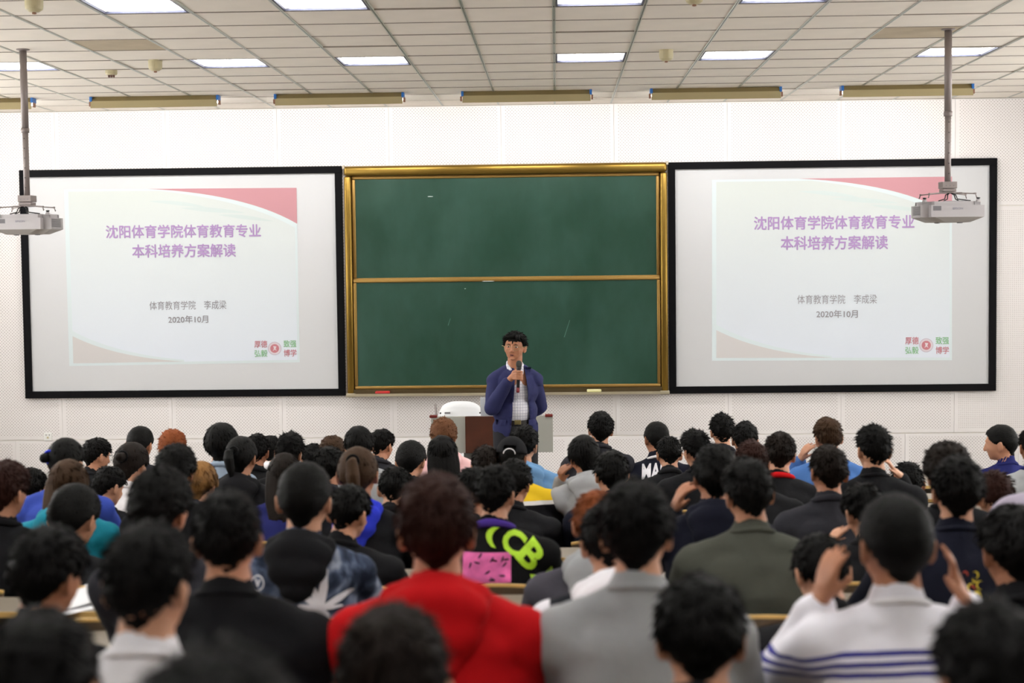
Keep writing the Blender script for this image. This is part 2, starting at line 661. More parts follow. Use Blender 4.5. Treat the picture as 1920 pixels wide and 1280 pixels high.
def make_screen(x0, x1, z0, z1, quad, label, k, suffix):
    t = tag(empty('projection_screen', ((x0 + x1) / 2, WALL_Y - .012, z0)), label, 'projection screen')
    ox, oy, oz = t.location
    fw, dp = .075, .05
    for nm, bx in (('frame_bar', (x0, x1, z1 - fw, z1)), ('frame_bar', (x0, x1, z0, z0 + fw)),
                   ('frame_bar', (x0, x0 + fw, z0 + fw, z1 - fw)), ('frame_bar', (x1 - fw, x1, z0 + fw, z1 - fw))):
        MB().box(bx[0] - ox, bx[1] - ox, -dp, 0, bx[2] - oz, bx[3] - oz, .004).build(nm, M_frame_blk, t)
    MB().box(x0 + fw - ox, x1 - fw - ox, -.022, -.01, z0 + fw - oz, z1 - fw - oz).build('screen_cloth', M_fabric_scr, t)
    D = oy - .0235
    q = [at(px, py, D) - t.location for px, py in quad]
    qm = quad_map(q)
    M_wh = lit('slide_white' + suffix, (232, 244, 246), k)
    # slide ground: grey-green at the top, blue-white below
    m = mat('slide_ground' + suffix, (.8, .8, .8), .85)
    nb = NB(m)
    x, y, z, vec = nb.xyz()
    h = q[0].z - q[2].z
    fac = nb.node('ShaderNodeMapRange')
    nb.nt.links.new(z, fac.inputs[0])
    fac.inputs[1].default_value = q[2].z
    fac.inputs[2].default_value = q[0].z
    rp_ = nb.node('ShaderNodeValToRGB')
    rp_.color_ramp.elements[0].position = 0
    rp_.color_ramp.elements[0].color = (*srgb(198, 204, 213), 1)
    rp_.color_ramp.elements[1].position = 1
    rp_.color_ramp.elements[1].color = (*srgb(186, 191, 187), 1)
    nb.nt.links.new(fac.outputs[0], rp_.inputs[0])
    nb.base(rp_.outputs[0])
    nb.nt.links.new(rp_.outputs[0], nb.b.inputs['Emission Color'])
    nb.b.inputs['Emission Strength'].default_value = k
    sl = flat_poly('slide', [(0, 0), (1, 0), (1, 1), (0, 1)], M_wh, t, qm, 0)
    flat_poly('slide_ground', [(.018, .012), (.99, .012), (.99, .985), (.018, .985)], m, sl, qm, .0008)
    red = bez((.36, .0), (.78, .03), (1.0, .205))
    flat_poly('red_swoosh', red + [(1.0, 0)], lit('slide_red' + suffix, (218, 158, 166), k), sl, qm, .0024)
    band = bez((.33, .0), (.78, .055), (1.0, .235))
    flat_poly('white_arc', red + band[::-1], M_wh, sl, qm, .0020)
    M_wave = lit('slide_wave' + suffix, (220, 232, 230), k)
    for a, b, c, d in (((.36, .07), (.5, .055), (.62, .11), (.50, .10)), ((.5, .11), (.64, .095), (.78, .14), (.62, .145)),
                       ((.66, .15), (.78, .14), (.9, .19), (.78, .185))):
        flat_poly('pale_wave', bez(a, b, c, 8) + bez(c, d, a, 8)[1:-1], M_wave, sl, qm, .0014)
    tan = bez((.018, .83), (.2, .955), (.5, .985))
    flat_poly('beige_corner', tan + [(.018, .985)], lit('slide_beige' + suffix, (226, 222, 220), k), sl, qm, .0016)
    flat_poly('white_arc', tan + bez((.5, .975), (.2, .935), (.018, .80)), M_wh, sl, qm, .0014)
    M_pur = lit('slide_purple' + suffix, (186, 152, 204), k, .62)
    M_gry = lit('slide_grey' + suffix, (158, 154, 158), k, .6)
    slide_text('沈阳体育学院体育教育专业', .176, .843, .205, .278, M_pur, sl, qm, .003, .022, 'title_line')
    slide_text('本科培养方案解读', .288, .733, .315, .39, M_pur, sl, qm, .003, .022, 'title_line')
    slide_text('体育教育学院', .356, .556, .638, .688, M_gry, sl, qm, .003, 0, 'byline')
    slide_text('李成梁', .592, .688, .638, .688, M_gry, sl, qm, .003, 0, 'byline')
    slide_text('2020年10月', .436, .608, .722, .765, M_gry, sl, qm, .003, .012, 'date_line')
    M_sr = lit('slide_motto_red' + suffix, (214, 136, 144), k, .6)
    M_sg = lit('slide_motto_green' + suffix, (146, 204, 146), k, .6)
    for s, u, v, mm in (('厚德', .806, .872, M_sr), ('弘毅', .806, .925, M_sg), ('致强', .932, .872, M_sg), ('博学', .932, .925, M_sr)):
        slide_text(s, u, u + .055, v, v + .04, mm, sl, qm, .003, .012, 'motto')
    # round emblem: ring, disc, and a pale figure in its middle
    cu, cv, ru, rv = .893, .918, .029, .038

    def circ(k_, n=28):
        return [(cu + ru * k_ * cos(2 * pi * i / n), cv + rv * k_ * sin(2 * pi * i / n)) for i in range(n)]
    flat_poly('emblem_ring', circ(1), lit('slide_emblem_ring' + suffix, (206, 190, 206), k), sl, qm, .0026)
    flat_poly('emblem_field', circ(.92), lit('slide_emblem_field' + suffix, (236, 222, 228), k), sl, qm, .0028)
    flat_poly('emblem_disc', circ(.66), M_sr, sl, qm, .003)
    flat_poly('emblem_figure', [(cu - .006, cv - .014), (cu + .008, cv - .012), (cu + .004, cv + .002), (cu + .009, cv + .014), (cu, cv + .006), (cu - .008, cv + .015), (cu - .003, cv)],
              lit('slide_emblem_pale' + suffix, (240, 224, 228), k), sl, qm, .0034)
    return t


make_screen(-5.757, -2.28, .895, 3.353, [(120, 355), (556, 352), (562, 679), (130, 686)],
            'left projection screen in black frame showing a slide', .10, '_left')
make_screen(1.195, 4.655, .885, 3.345, [(1335, 337), (1785, 331), (1785, 675), (1335, 676)],
            'right projection screen in black frame, behind the right projector', .16, '_right')

# ---------------------------------------------------------------- blackboard
M_gold = mat('gold_anodised_aluminium', srgb(138, 110, 48), .32, metal=.85, noise_amt=.1, nscale=2)
M_gold2 = mat('gold_inner_frame', srgb(150, 118, 62), .4, metal=.7)
M_corner = mat('grey_corner_cap', srgb(180, 170, 150), .5)
M_board = mat('green_board', srgb(32, 84, 66), .38)
nb = NB(M_board)
x, y, z, vec = nb.xyz()
n1 = nb.node('ShaderNodeTexNoise')
n1.inputs['Scale'].default_value = 1.6
n1.inputs['Detail'].default_value = 6
mp = nb.node('ShaderNodeMapping')
mp.inputs['Scale'].default_value = (1, 1, .55)
nb.nt.links.new(vec, mp.inputs[0])
nb.nt.links.new(mp.outputs[0], n1.inputs['Vector'])
n2 = nb.node('ShaderNodeTexNoise')
n2.inputs['Scale'].default_value = 9
n2.inputs['Detail'].default_value = 8
nb.nt.links.new(mp.outputs[0], n2.inputs['Vector'])
f_ = nb.m('ADD', nb.m('MULTIPLY', n1.outputs[0], .75), nb.m('MULTIPLY', n2.outputs[0], .25))
rmp = nb.node('ShaderNodeValToRGB')
rmp.color_ramp.elements[0].position = .38
rmp.color_ramp.elements[0].color = (*srgb(16, 56, 40), 1)
rmp.color_ramp.elements[1].position = .66
rmp.color_ramp.elements[1].color = (*srgb(40, 74, 62), 1)
nb.nt.links.new(f_, rmp.inputs[0])
nb.base(rmp.outputs[0])
bx0, bx1, bz0, bz1 = -2.25, 1.18, .895, 3.345
bb = tag(empty('blackboard', ((bx0 + bx1) / 2, WALL_Y - .012, bz0)), 'green sliding blackboard in a gold frame between the screens', 'blackboard')
ox, oy, oz = bb.location
W2 = (bx1 - bx0) / 2
HB = bz1 - bz0


def rail(name, x0, x1, z0, z1, y0, y1, m, bev=.012):
    o = MB().box(x0, x1, y0, y1, z0, z1, bev).build(name, m, bb)
    return shade_auto(o, 50)


rail('frame_top', -W2, W2, HB - .105, HB, -.13, 0, M_gold, .03)
rail('frame_side', -W2, -W2 + .075, .02, HB - .105, -.12, 0, M_gold, .02)
rail('frame_side', W2 - .075, W2, .02, HB - .105, -.12, 0, M_gold, .02)
MB().box(-W2 + .06, W2 - .06, -.02, 0, .02, HB - .1).build('back_plate', mat('brown_back_plate', srgb(70, 58, 34), .6), bb)
for nm, zz0, zz1, yy in (('upper', 1.225, 2.345, -.06), ('lower', .07, 1.245, -.09)):
    p_ = MB().box(-W2 + .115, W2 - .115, yy, yy + .02, zz0 + .03, zz1 - .03).build('sliding_board', M_board, bb)
    for b in ((-W2 + .08, W2 - .08, zz1 - .035, zz1), (-W2 + .08, W2 - .08, zz0, zz0 + .035),
              (-W2 + .08, -W2 + .115, zz0 + .035, zz1 - .035), (W2 - .115, W2 - .08, zz0 + .035, zz1 - .035)):
        shade_auto(MB().box(b[0], b[1], yy - .012, yy + .02, b[2], b[3], .008).build('board_edge', M_gold2, p_), 50)
for s in (-1, 1):
    MB().box(s * W2 - .012, s * W2 + .012, -.13, 0, HB - .03, HB + .008, .006).build('corner_cap', M_corner, bb)
    MB().box(s * (W2 - .04) - .05, s * (W2 - .04) + .05, -.15, 0, -.01, .03, .008).build('corner_cap', M_corner, bb)
tr = MB().box(-W2, W2, -.17, 0, 0, .012).box(-W2, W2, -.175, -.165, 0, .028)
tr.build('chalk_tray', mat('tray_aluminium', srgb(190, 180, 155), .35, metal=.6), bb)
MB().box(-W2 + .07, W2 - .07, -.12, -.1, .012, .07).build('tray_lip', mat('dark_bronze_lip', srgb(84, 70, 44), .4, metal=.5), bb)
M_chalk = mat('chalk_white', srgb(225, 228, 225), .9)
for px, py, w, h in ((806, 368, .08, .010), (872, 541, .02, .008), (915, 527, .16, .008)):
    p = at(px, py, WALL_Y - .11)
    o = MB()
    n = 9
    o.add([(w / 2 * cos(2 * pi * i / n) * random.uniform(.7, 1), 0, h / 2 * sin(2 * pi * i / n) * random.uniform(.6, 1)) for i in range(n)], [tuple(range(n))])
    q = o.build('chalk_mark', M_chalk, bb)
    yy = oy - .0605 if py < 500 else oy - .0905
    if py == 527:
        yy = oy - .1035
    q.location = Vector((p.x, yy, p.z)) - bb.location
for px0_, py0_, px1_, py1_ in ((840, 610, 844, 597), (1058, 632, 1068, 600)):
    a, b = at(px0_, py0_, WALL_Y - .11), at(px1_, py1_, WALL_Y - .11)
    q = MB().add([(a.x - .003, 0, a.z), (a.x + .003, 0, a.z), (b.x + .004, 0, b.z), (b.x, 0, b.z)], [(0, 1, 2, 3)]).build('chalk_mark', mat('chalk_faint', srgb(96, 130, 118), .9), bb)
    q.location = (-ox, -.0905, -oz)

M_red = mat('red_plastic', srgb(190, 40, 40), .4)
M_felt = mat('felt_grey', srgb(70, 60, 60), .95)


def eraser(px, m, top, label):
    p = at(px, 736, WALL_Y - .13)
    t = tag(empty('board_eraser', (p.x, WALL_Y - .1, bz0 + .012)), label, 'eraser')
    MB().box(-.075, .075, -.025, .025, 0, .018, .003).build('felt_pad', M_felt if top is None else m, t)
    shade_auto(MB().box(-.078, .078, -.028, .028, .016, .042, .010).build('handle', m if top is None else top, t))
    t.location.y = WALL_Y - .012 - .145
    return t


eraser(718, M_red, None, 'red board eraser on the chalk tray, left')
eraser(1114, mat('yellow_green_plastic', srgb(196, 205, 70), .4), mat('cream_plastic', srgb(228, 222, 170), .4), 'yellow green board eraser on the chalk tray, right')
t = MB().box(-.095, .095, -.01, .01, 0, .008, .002).build('paper_strip', mat('white_paper', srgb(235, 235, 238), .8))
t.location = (at(850, 737, WALL_Y - .17).x, WALL_Y - .012 - .15, bz0 + .0125)
tag(t, 'white strip of paper lying on the chalk tray, centre left', 'paper')

# wall socket at the left
t = tag(empty('wall_socket', (at(91, 818, WALL_Y).x, WALL_Y - .012, at(91, 818, WALL_Y).z)), 'small white wall socket low on the left of the front wall', 'socket')
MB().box(-.043, .043, -.012, 0, -.043, .043, .004).build('face_plate', M_white_metal, t)
MB().box(-.01, .01, -.016, -.011, -.02, .0, .002).build('rocker', M_cream, t)
for s in (-1, 1):
    MB().box(s * .018 - .003, s * .018 + .003, -.0135, -.011, .012, .026).build('slot', M_black, t)

# ---------------------------------------------------------------- ceiling projectors
M_proj = mat('projector_shell', srgb(176, 172, 174), .4)
M_proj_low = mat('projector_base_shell', srgb(168, 164, 160), .45)
M_pole = mat('painted_steel_pole', srgb(138, 128, 126), .45, metal=.2)
M_vent = mat('dark_vent', srgb(110, 108, 112), .6)
M_letter = mat('grey_lettering', srgb(140, 138, 150), .5)


def make_projector(loc, rz, label, side):
    """origin on the pole axis at the ceiling; y- side faces the audience"""
    t = tag(empty('ceiling_projector', loc, rz), label, 'projector')
    zb = -1.262         # top of the shell
    hw, dd = .238, .165
    MB().tube([(0, 0, 0), (0, 0, -.62)], .027, 18).build('upper_pole', M_pole, t, True)
    low = MB().tube([(0, 0, -.55), (0, 0, -1.14)], .0225, 18).build('lower_pole', M_pole, t, True)
    MB().tube([(0, 0, -.60), (0, 0, -.635)], .031, 18).build('pole_collar', M_pole, t, True)
    for k in range(6):
        MB().tube([(0, -.0235, -.68 - k * .075), (0, -.021, -.68 - k * .075)], .0045, 8).build('pole_hole', M_black, low)
    MB().lathe([(.05, .0), (.05, -.006), (.03, -.012)], n=20).build('ceiling_flange', M_pole, t)
    MB().box(-.055, .055, -.05, .05, -1.165, -1.115, .004).build('mount_head', M_pole, t)
    MB().box(-.05, .05, -.045, .045, -1.19, -1.168, .003).build('mount_neck', M_pole, t)
    pl = MB().box(-.085, .085, -.07, .07, -1.2, -1.193, .002).build('mount_plate', M_pole, t)
    for k in (-1, 0, 1):
        MB().tube([(k * .028, -.0505, -1.145), (k * .028, -.048, -1.145)], .004, 8).build('screw', M_vent, pl)
    for sx, sy in ((-1, -1), (1, -1), (-1, 1), (1, 1)):
        a = MB().tube([(sx * .05, sy * .04, -1.198), (sx * .17, sy * .10, -1.207), (sx * .18, sy * .105, -1.235)], .0045, 6)
        a.build('bracket_arm', M_pole, t, True)
        MB().lathe([(.009, -1.20), (.009, -1.212)], sx * .17, sy * .10, 10).build('arm_nut', M_pole, t)
    # shell: rounded flat box, narrower below
    bm = bmesh.new()
    bmesh.ops.create_cube(bm, size=1)
    for v in bm.verts:
        lowv = v.co.z < 0
        v.co = Vector((v.co.x * 2 * hw * (1 if not lowv else 1), v.co.y * 2 * dd, zb - (.115 if lowv else 0)))
    bmesh.ops.bevel(bm, geom=[e for e in bm.edges if abs(e.verts[0].co.z - e.verts[1].co.z) > .05], offset=.06, segments=6, affect='EDGES')
    bmesh.ops.bevel(bm, geom=[e for e in bm.edges if abs(e.verts[0].co.z - zb) < 1e-4 and abs(e.verts[1].co.z - zb) < 1e-4], offset=.028, segments=4, affect='EDGES')
    me = bpy.data.meshes.new('shell')
    bm.to_mesh(me)
    bm.free()
    me.materials.append(M_proj)
    sh = shade_auto(link(bpy.data.objects.new('shell', me), t), 35)
    # belly
    bm = bmesh.new()
    bmesh.ops.create_cube(bm, size=1)
    for v in bm.verts:
        lowv = v.co.z < 0
        k = .62 if lowv else .985
        v.co = Vector((v.co.x * 2 * hw * k, v.co.y * 2 * dd * (.7 if lowv else .985), zb - (.152 if lowv else .115)))
    bmesh.ops.bevel(bm, geom=[e for e in bm.edges if abs(e.verts[0].co.z - e.verts[1].co.z) > .02], offset=.05, segments=5, affect='EDGES')
    me = bpy.data.meshes.new('belly')
    bm.to_mesh(me)
    bm.free()
    me.materials.append(M_proj_low)
    shade_auto(link(bpy.data.objects.new('belly', me), t), 30)
    MB().box(-.165, -.105, -dd - .0015, -dd + .01, zb - .068, zb - .035).build('dark_window', M_vent, sh)
    v, f, asp = text_mesh('EPSON', .02)
    mesh_obj('lettering', [(-.02 + .075 * p[0], -dd - .002, zb - .062 + .016 * p[1]) for p in v], f, M_letter, sh)
    for k in range(8):
        MB().box(side * hw - .003, side * hw + .003, -.10, .06, zb - .04 - k * .008, zb - .0365 - k * .008).build('grille_slat', M_vent, sh)
    for sx in (-1, 1):
        MB().lathe([(.02, zb - .005), (.014, zb + .012), (.006, zb + .016)], sx * .2, -.08, 14).build('foot_boss', M_proj, t)
        MB().lathe([(.006, zb + .016), (.014, zb + .02), (.014, zb + .028), (.004, zb + .03)], sx * .2, -.08, 14).build('adjusting_foot', M_black, t)
        MB().lathe([(.022, zb - .15), (.02, zb - .158), (.004, zb - .159)], sx * .085, -.02, 14).build('belly_pad', M_vent, t)
    for k, (dx, e) in enumerate(((-.05, -.10), (-.03, -.06), (.03, .05), (.045, .14))):
        MB().tube([(0.2 * dx, -.05, -1.2), (dx * .8, -.07, -1.215), (dx, -.08, -1.245), (e, -.09, zb + .004)], .0045, 6).build('cable', M_black, t, True)
    MB().box(-.06, .12, -.10, -.05, zb - .0005, zb + .004).build('top_slot', M_vent, t)
    return t


pR = at(1778, 62, 11.33)
pL = at(43, 94, 11.62)
make_projector((pL.x, pL.y, CEIL), radians(-6), 'white ceiling projector on a pole before the left screen', 1)
make_projector((pR.x, pR.y, CEIL), radians(5), 'white ceiling projector on a pole before the right screen', -1)

# ---------------------------------------------------------------- teacher's desk, laptop, chair
M_desk_grey = mat('grey_painted_steel', srgb(160, 160, 152), .45)
M_desk_brown = mat('brown_wood_veneer', srgb(72, 36, 22), .4, noise_amt=.25, nscale=6)
M_desk_red = mat('dark_red_edge', srgb(110, 34, 26), .4)
M_desk_dark = mat('dark_grey_plinth', srgb(80, 80, 76), .5)
DY = 13.6
dz = .934
t = tag(empty('lecture_desk', (-.60, DY, 0)), 'grey steel lecture desk with brown front panel behind the speaker', 'desk')
hwid = .555
MB().box(-hwid + .03, hwid - .03, 0.02, .6, dz - .19, dz - .165, .004).build('desktop', M_desk_grey, t)
for s in (-1, 1):
    MB().box(s * (hwid - .035) - .035, s * (hwid - .035) + .035, -.01, .05, dz - .016, dz + .008, .006).build('corner_trim', M_desk_red, t)
MB().box(-hwid + .015, -.232, -.0, .02, .60, dz - .004, .003).build('front_panel', M_desk_grey, t)
MB().box(.17, hwid, -.0, .02, .60, dz - .004, .003).build('front_panel', M_desk_grey, t)
MB().box(-.232, .17, -.03, .02, .60, dz - .004, .003).build('centre_panel', M_desk_brown, t)
MB().box(-.25, .2, -.0, .5, 0.0, .60, .004).build('plinth', M_desk_dark, t)
for s in (-1, 1):
    MB().box(s * (hwid - .02) - .015, s * (hwid - .02) + .015, .02, .5, .60, dz - .14).build('side_panel', M_desk_grey, t)
t = tag(empty('laptop', (-.42, DY + .14, dz - .165)), 'open silver laptop standing on the lecture desk', 'laptop')
MB().box(-.19, .19, .0, .25, .0, .016, .004).build('keyboard_base', mat('silver_plastic', srgb(180, 184, 190), .35, metal=.3), t)
ld = MB().box(-.28, .28, -.005, .003, 0, .31, .004).build('screen_lid', mat('silver_lid', srgb(196, 200, 206), .35, metal=.2), t)
ld.location = (0, 0, .012)
ld.rotation_euler = (radians(6), 0, 0)

t = tag(empty('office_chair', (-.935, DY + .95, 0)), 'white plastic chair standing behind the lecture desk', 'chair')
M_wp = mat('white_chair_plastic', srgb(236, 238, 240), .35)
v = []
f = []
nx, nz = 15, 7
for side in (0, 1):
    for i in range(nx):
        for k in range(nz):
            u = i / (nx - 1) * 2 - 1
            w_ = k / (nz - 1)
            taper = 1 - .28 * max(0, w_ - .45) ** 1.5 * 2.2
            xx = u * .24 * taper
            zz = .62 + .36 * w_ - .05 * (abs(u) ** 3) * w_
            yy = -.05 * (1 - u * u) + .02 * side + .03 * w_
            v.append((xx, yy, zz))
N_ = nx * nz
for i in range(nx - 1):
    for k in range(nz - 1):
        a = i * nz + k
        f.append((a, a + nz, a + nz + 1, a + 1))
        f.append((N_ + a, N_ + a + 1, N_ + a + nz + 1, N_ + a + nz))
rim = [k for k in range(nz)] + [i * nz + nz - 1 for i in range(1, nx)] + [(nx - 1) * nz + k for k in range(nz - 2, -1, -1)] + [i * nz for i in range(nx - 2, 0, -1)]
for a, b in zip(rim, rim[1:] + rim[:1]):
    f.append((a, b, N_ + b, N_ + a))
bk = mesh_obj('backrest', v, f, M_wp, t, True)
MB().box(-.23, .23, -.42, .0, .44, .475, .015).build('seat', M_wp, t)
MB().box(-.15, -.095, -.062, -.045, .865, .88).build('handle_slot', M_vent, bk)
for s in (-1, 1):
    MB().tube([(s * .2, -.38, 0), (s * .2, -.36, .44)], .011, 8).build('leg', M_pole, t, True)
    MB().tube([(s * .21, .06, 0), (s * .21, .0, .44), (s * .245, .03, .95)], .011, 8).build('leg', M_pole, t, True)
    MB().tube([(s * .19, -.052, .87), (s * .19, -.03, .87)], .008, 8).build('rivet', M_black, bk)

# ================================================================ people
def ellip(c, r, rot=None, n=18):
    v, f = [], []
    m_ = n // 2
    for i in range(1, m_):
        a = pi * i / m_
        for k in range(n):
            b = 2 * pi * k / n
            v.append((sin(a) * cos(b), sin(a) * sin(b), cos(a)))
    v.append((0, 0, 1))
    v.append((0, 0, -1))
    T, B = len(v) - 2, len(v) - 1
    for i in range(m_ - 2):
        for k in range(n):
            f.append((i * n + k, (i + 1) * n + k, (i + 1) * n + (k + 1) % n, i * n + (k + 1) % n))
    for k in range(n):
        f.append((T, k, (k + 1) % n))
        f.append((B, (m_ - 2) * n + (k + 1) % n, (m_ - 2) * n + k))
    R = rot.to_3x3() if rot is not None else Matrix.Identity(3)
    c = Vector(c)
    return [tuple(c + R @ Vector((p[0] * r[0], p[1] * r[1], p[2] * r[2]))) for p in v], f


def caps(p0, p1, r0, r1, n=14):
    p0, p1 = Vector(p0), Vector(p1)
    d = p1 - p0
    L = d.length
    t = d / L
    up = t.orthogonal().normalized()
    b = t.cross(up)
    v, f = [], []
    ring = []
    hs = 4
    for i in range(1, hs + 1):
        a = -pi / 2 + pi / 2 * i / hs
        ring.append((p0 + t * (r0 * sin(a)), r0 * cos(a)))
    for i in range(0, hs):
        a = pi / 2 * i / hs
        ring.append((p1 + t * (r1 * sin(a)), r1 * cos(a)))
    for c, r in ring:
        for k in range(n):
            a = 2 * pi * k / n
            v.append(tuple(c + (up * cos(a) + b * sin(a)) * r))
    v.append(tuple(p0 - t * r0))
    v.append(tuple(p1 + t * r1))
    R = len(ring)
    for i in range(R - 1):
        for k in range(n):
            f.append((i * n + k, i * n + (k + 1) % n, (i + 1) * n + (k + 1) % n, (i + 1) * n + k))
    for k in range(n):
        f.append((R * n, (k + 1) % n, k))
        f.append((R * n + 1, (R - 1) * n + k, (R - 1) * n + (k + 1) % n))
    return v, f


class Blob:
    def __init__(s):
        s.mb = MB()

    def e(s, c, r, rot=None, n=18):
        s.mb.add(*ellip(c, r, rot, n))
        return s

    def c(s, p0, p1, r0, r1=None, n=14):
        s.mb.add(*caps(p0, p1, r0, r0 if r1 is None else r1, n))
        return s

    def chain(s, pts, rs):
        for i in range(len(pts) - 1):
            s.c(pts[i], pts[i + 1], rs[i], rs[i + 1])
        return s

    def grow(s, voxel, tris, smooth=4):
        """fuse the pieces into one continuous skin; returns numpy verts and triangle list"""
        me = bpy.data.meshes.new('tmp')
        me.from_pydata(s.mb.v, [], s.mb.f)
        o = link(bpy.data.objects.new('tmp', me))
        r = o.modifiers.new('r', 'REMESH')
        r.mode = 'VOXEL'
        r.voxel_size = voxel
        r.adaptivity = 0
        sm = o.modifiers.new('s', 'SMOOTH')
        sm.factor = .5
        sm.iterations = smooth
        dg = bpy.context.evaluated_depsgraph_get()
        m1 = bpy.data.meshes.new_from_object(o.evaluated_get(dg))
        nq = len(m1.polygons) * 2
        if nq > tris:
            o.modifiers.clear()
            o.data = m1
            d = o.modifiers.new('d', 'DECIMATE')
            d.ratio = tris / nq
            dg = bpy.context.evaluated_depsgraph_get()
            m1 = bpy.data.meshes.new_from_object(o.evaluated_get(dg))
        V = np.empty(len(m1.vertices) * 3)
        m1.vertices.foreach_get('co', V)
        F = [tuple(p.vertices) for p in m1.polygons]
        bpy.data.objects.remove(o)
        return V.reshape(-1, 3), F


def hand(B, wrist, fwd, back, side, curl=.35, k=1.0, spread=.12, thumb_in=.5):
    """palm with four bent fingers and a thumb. fwd: towards the finger tips, back: out of the back of the hand,
    side: +1 if the thumb lies on the fwd x back side"""
    w = Vector(wrist)
    f = Vector(fwd).normalized()
    b = Vector(back)
    b = (b - f * b.dot(f)).normalized()
    t = f.cross(b) * side          # towards the thumb
    pc = w + f * .045 * k
    for q in (-1, -.33, .33, 1):
        B.c(w + t * q * .016 * k, w + f * .078 * k + t * q * .029 * k, .0145 * k, .0125 * k, 10)
    B.e(pc, (.02 * k, .02 * k, .02 * k), n=10)
    L = [.068, .078, .073, .056]
    for i, q in enumerate((1, .34, -.33, -1)):
        p = w + f * .080 * k + t * q * .030 * k
        d = (f + t * q * spread).normalized()
        ang = 0
        for j, frac in enumerate((.45, .32, .23)):
            ang = curl * (1 + .8 * j)
            dd = d * cos(ang) - b * sin(ang)
            p2 = p + dd * L[i] * frac * k
            B.c(p, p2, (.0098 - .0012 * j) * k, (.0088 - .0012 * j) * k, 8)
            p = p2
            d = dd if j == 0 else d
    p = w + f * .018 * k + t * .022 * k
    d = (t * (1 - thumb_in) + f * .75 - b * thumb_in * .6).normalized()
    p2 = p + d * .045 * k
    B.c(p, p2, .0145 * k, .0115 * k, 8)
    d2 = (d + f * .5 - b * .3 * thumb_in).normalized()
    B.c(p2, p2 + d2 * .034 * k, .0108 * k, .0088 * k, 8)


HC = (0, .006, .722)          # centre of the skull of the seated template


def head_parts(B, c, k=1.0):
    x, y, z = c

    def P(a, b_, c_):
        return (x + a * k, y + b_ * k, z + c_ * k)
    B.e(P(0, -.004, .004), (.076 * k, .094 * k, .094 * k), n=26)
    B.e(P(0, .02, -.03), (.068 * k, .075 * k, .075 * k), n=20)
    B.e(P(0, .045, -.072), (.046 * k, .042 * k, .040 * k), n=18)       # jaw
    B.e(P(0, .072, -.095), (.022 * k, .018 * k, .016 * k), n=12)       # chin
    B.c(P(0, .088, .01), P(0, .106, -.03), .008 * k, .0125 * k, 10)    # nose
    B.e(P(.009, .096, -.034), (.008 * k, .009 * k, .007 * k), n=8)
    B.e(P(-.009, .096, -.034), (.008 * k, .009 * k, .007 * k), n=8)
    B.c(P(-.03, .078, .022), P(.03, .078, .022), .011 * k, .011 * k, 10)  # brow
    B.c(P(-.018, .083, -.062), P(.018, .083, -.062), .0065 * k, .0065 * k, 8)   # lips
    B.c(P(-.015, .081, -.071), P(.015, .081, -.071), .007 * k, .007 * k, 8)
    for s in (-1, 1):
        B.e(P(s * .036, .066, -.025), (.022 * k, .018 * k, .02 * k), n=12)     # cheek
        rot = Matrix.Rotation(s * radians(24), 4, 'Z') @ Matrix.Rotation(radians(-10), 4, 'X')
        B.e(P(s * .080, -.012, -.022), (.0075 * k, .019 * k, .032 * k), rot, 14)  # ear
        B.e(P(s * .086, -.022, -.006), (.006 * k, .011 * k, .017 * k), rot, 10)
        B.e(P(s * .076, -.004, -.045), (.007 * k, .009 * k, .012 * k), n=8)


ARM = {   # per pose and side (+1 right of the picture, -1 left): shoulder, elbow, wrist, finger direction, back-of-hand direction
    'rest': lambda s: ((s * .175, -.005, .475), (s * .212, .16, .275), (s * .085, .325, .318), (-s * .75, .6, -.02), (0, .15, 1)),
    'cheek': lambda s: ((s * .175, -.005, .475), (s * .225, .215, .345), (s * .138, .115, .565), (-s * .18, -.38, .9), (s * .9, -.25, .25)),
    'up': lambda s: ((s * .175, -.005, .485), (s * .235, .185, .375), (s * .158, .045, .572), (-s * .06, -.16, .98), (s * .96, -.26, 0)),
}
POSE = {'A': ('rest', 'rest'), 'R': ('cheek', 'rest'), 'L': ('rest', 'cheek'), 'U': ('up', 'up')}   # (right, left)


def body_template(pose):
    B = Blob()
    B.e((0, 0, .10), (.165, .125, .11)).e((0, 0, .24), (.14, .105, .15)).e((0, -.012, .40), (.16, .11, .17))
    B.e((0, -.02, .515), (.12, .055, .055))
    B.c((0, -.03, .50), (0, .0, .65), .060, .054)
    B.e((0, .004, .63), (.052, .06, .05))
    head_parts(B, HC)
    for s, nm in ((1, POSE[pose][0]), (-1, POSE[pose][1])):
        sh, el, wr, fd, bk = ARM[nm](s)
        sh = (sh[0] * .93, sh[1] - .008, sh[2] - .008)
        B.e(sh, (.055, .052, .053)).c((s * .08, -.015, .48), sh, .045, .05)
        B.chain([sh, el], [.046, .038]).chain([el, wr], [.039, .025])
        hand(B, wr, fd, bk, 1 if Vector(fd).cross(Vector(bk)).dot(Vector((-s * .3, -.2, 0))) > 0 else -1, curl={'rest': .22, 'cheek': .35, 'up': .2}[nm], k=.92)
        hip, kn, an = (s * .09, .04, .085), (s * .125, .43, .09), (s * .115, .40, -.355)
        B.chain([hip, kn], [.085, .058]).chain([kn, an], [.056, .036])
        B.c((s * .115, .38, -.405), (s * .12, .54, -.418), .032, .024)
    return B.grow(.0055, 9000, 3)


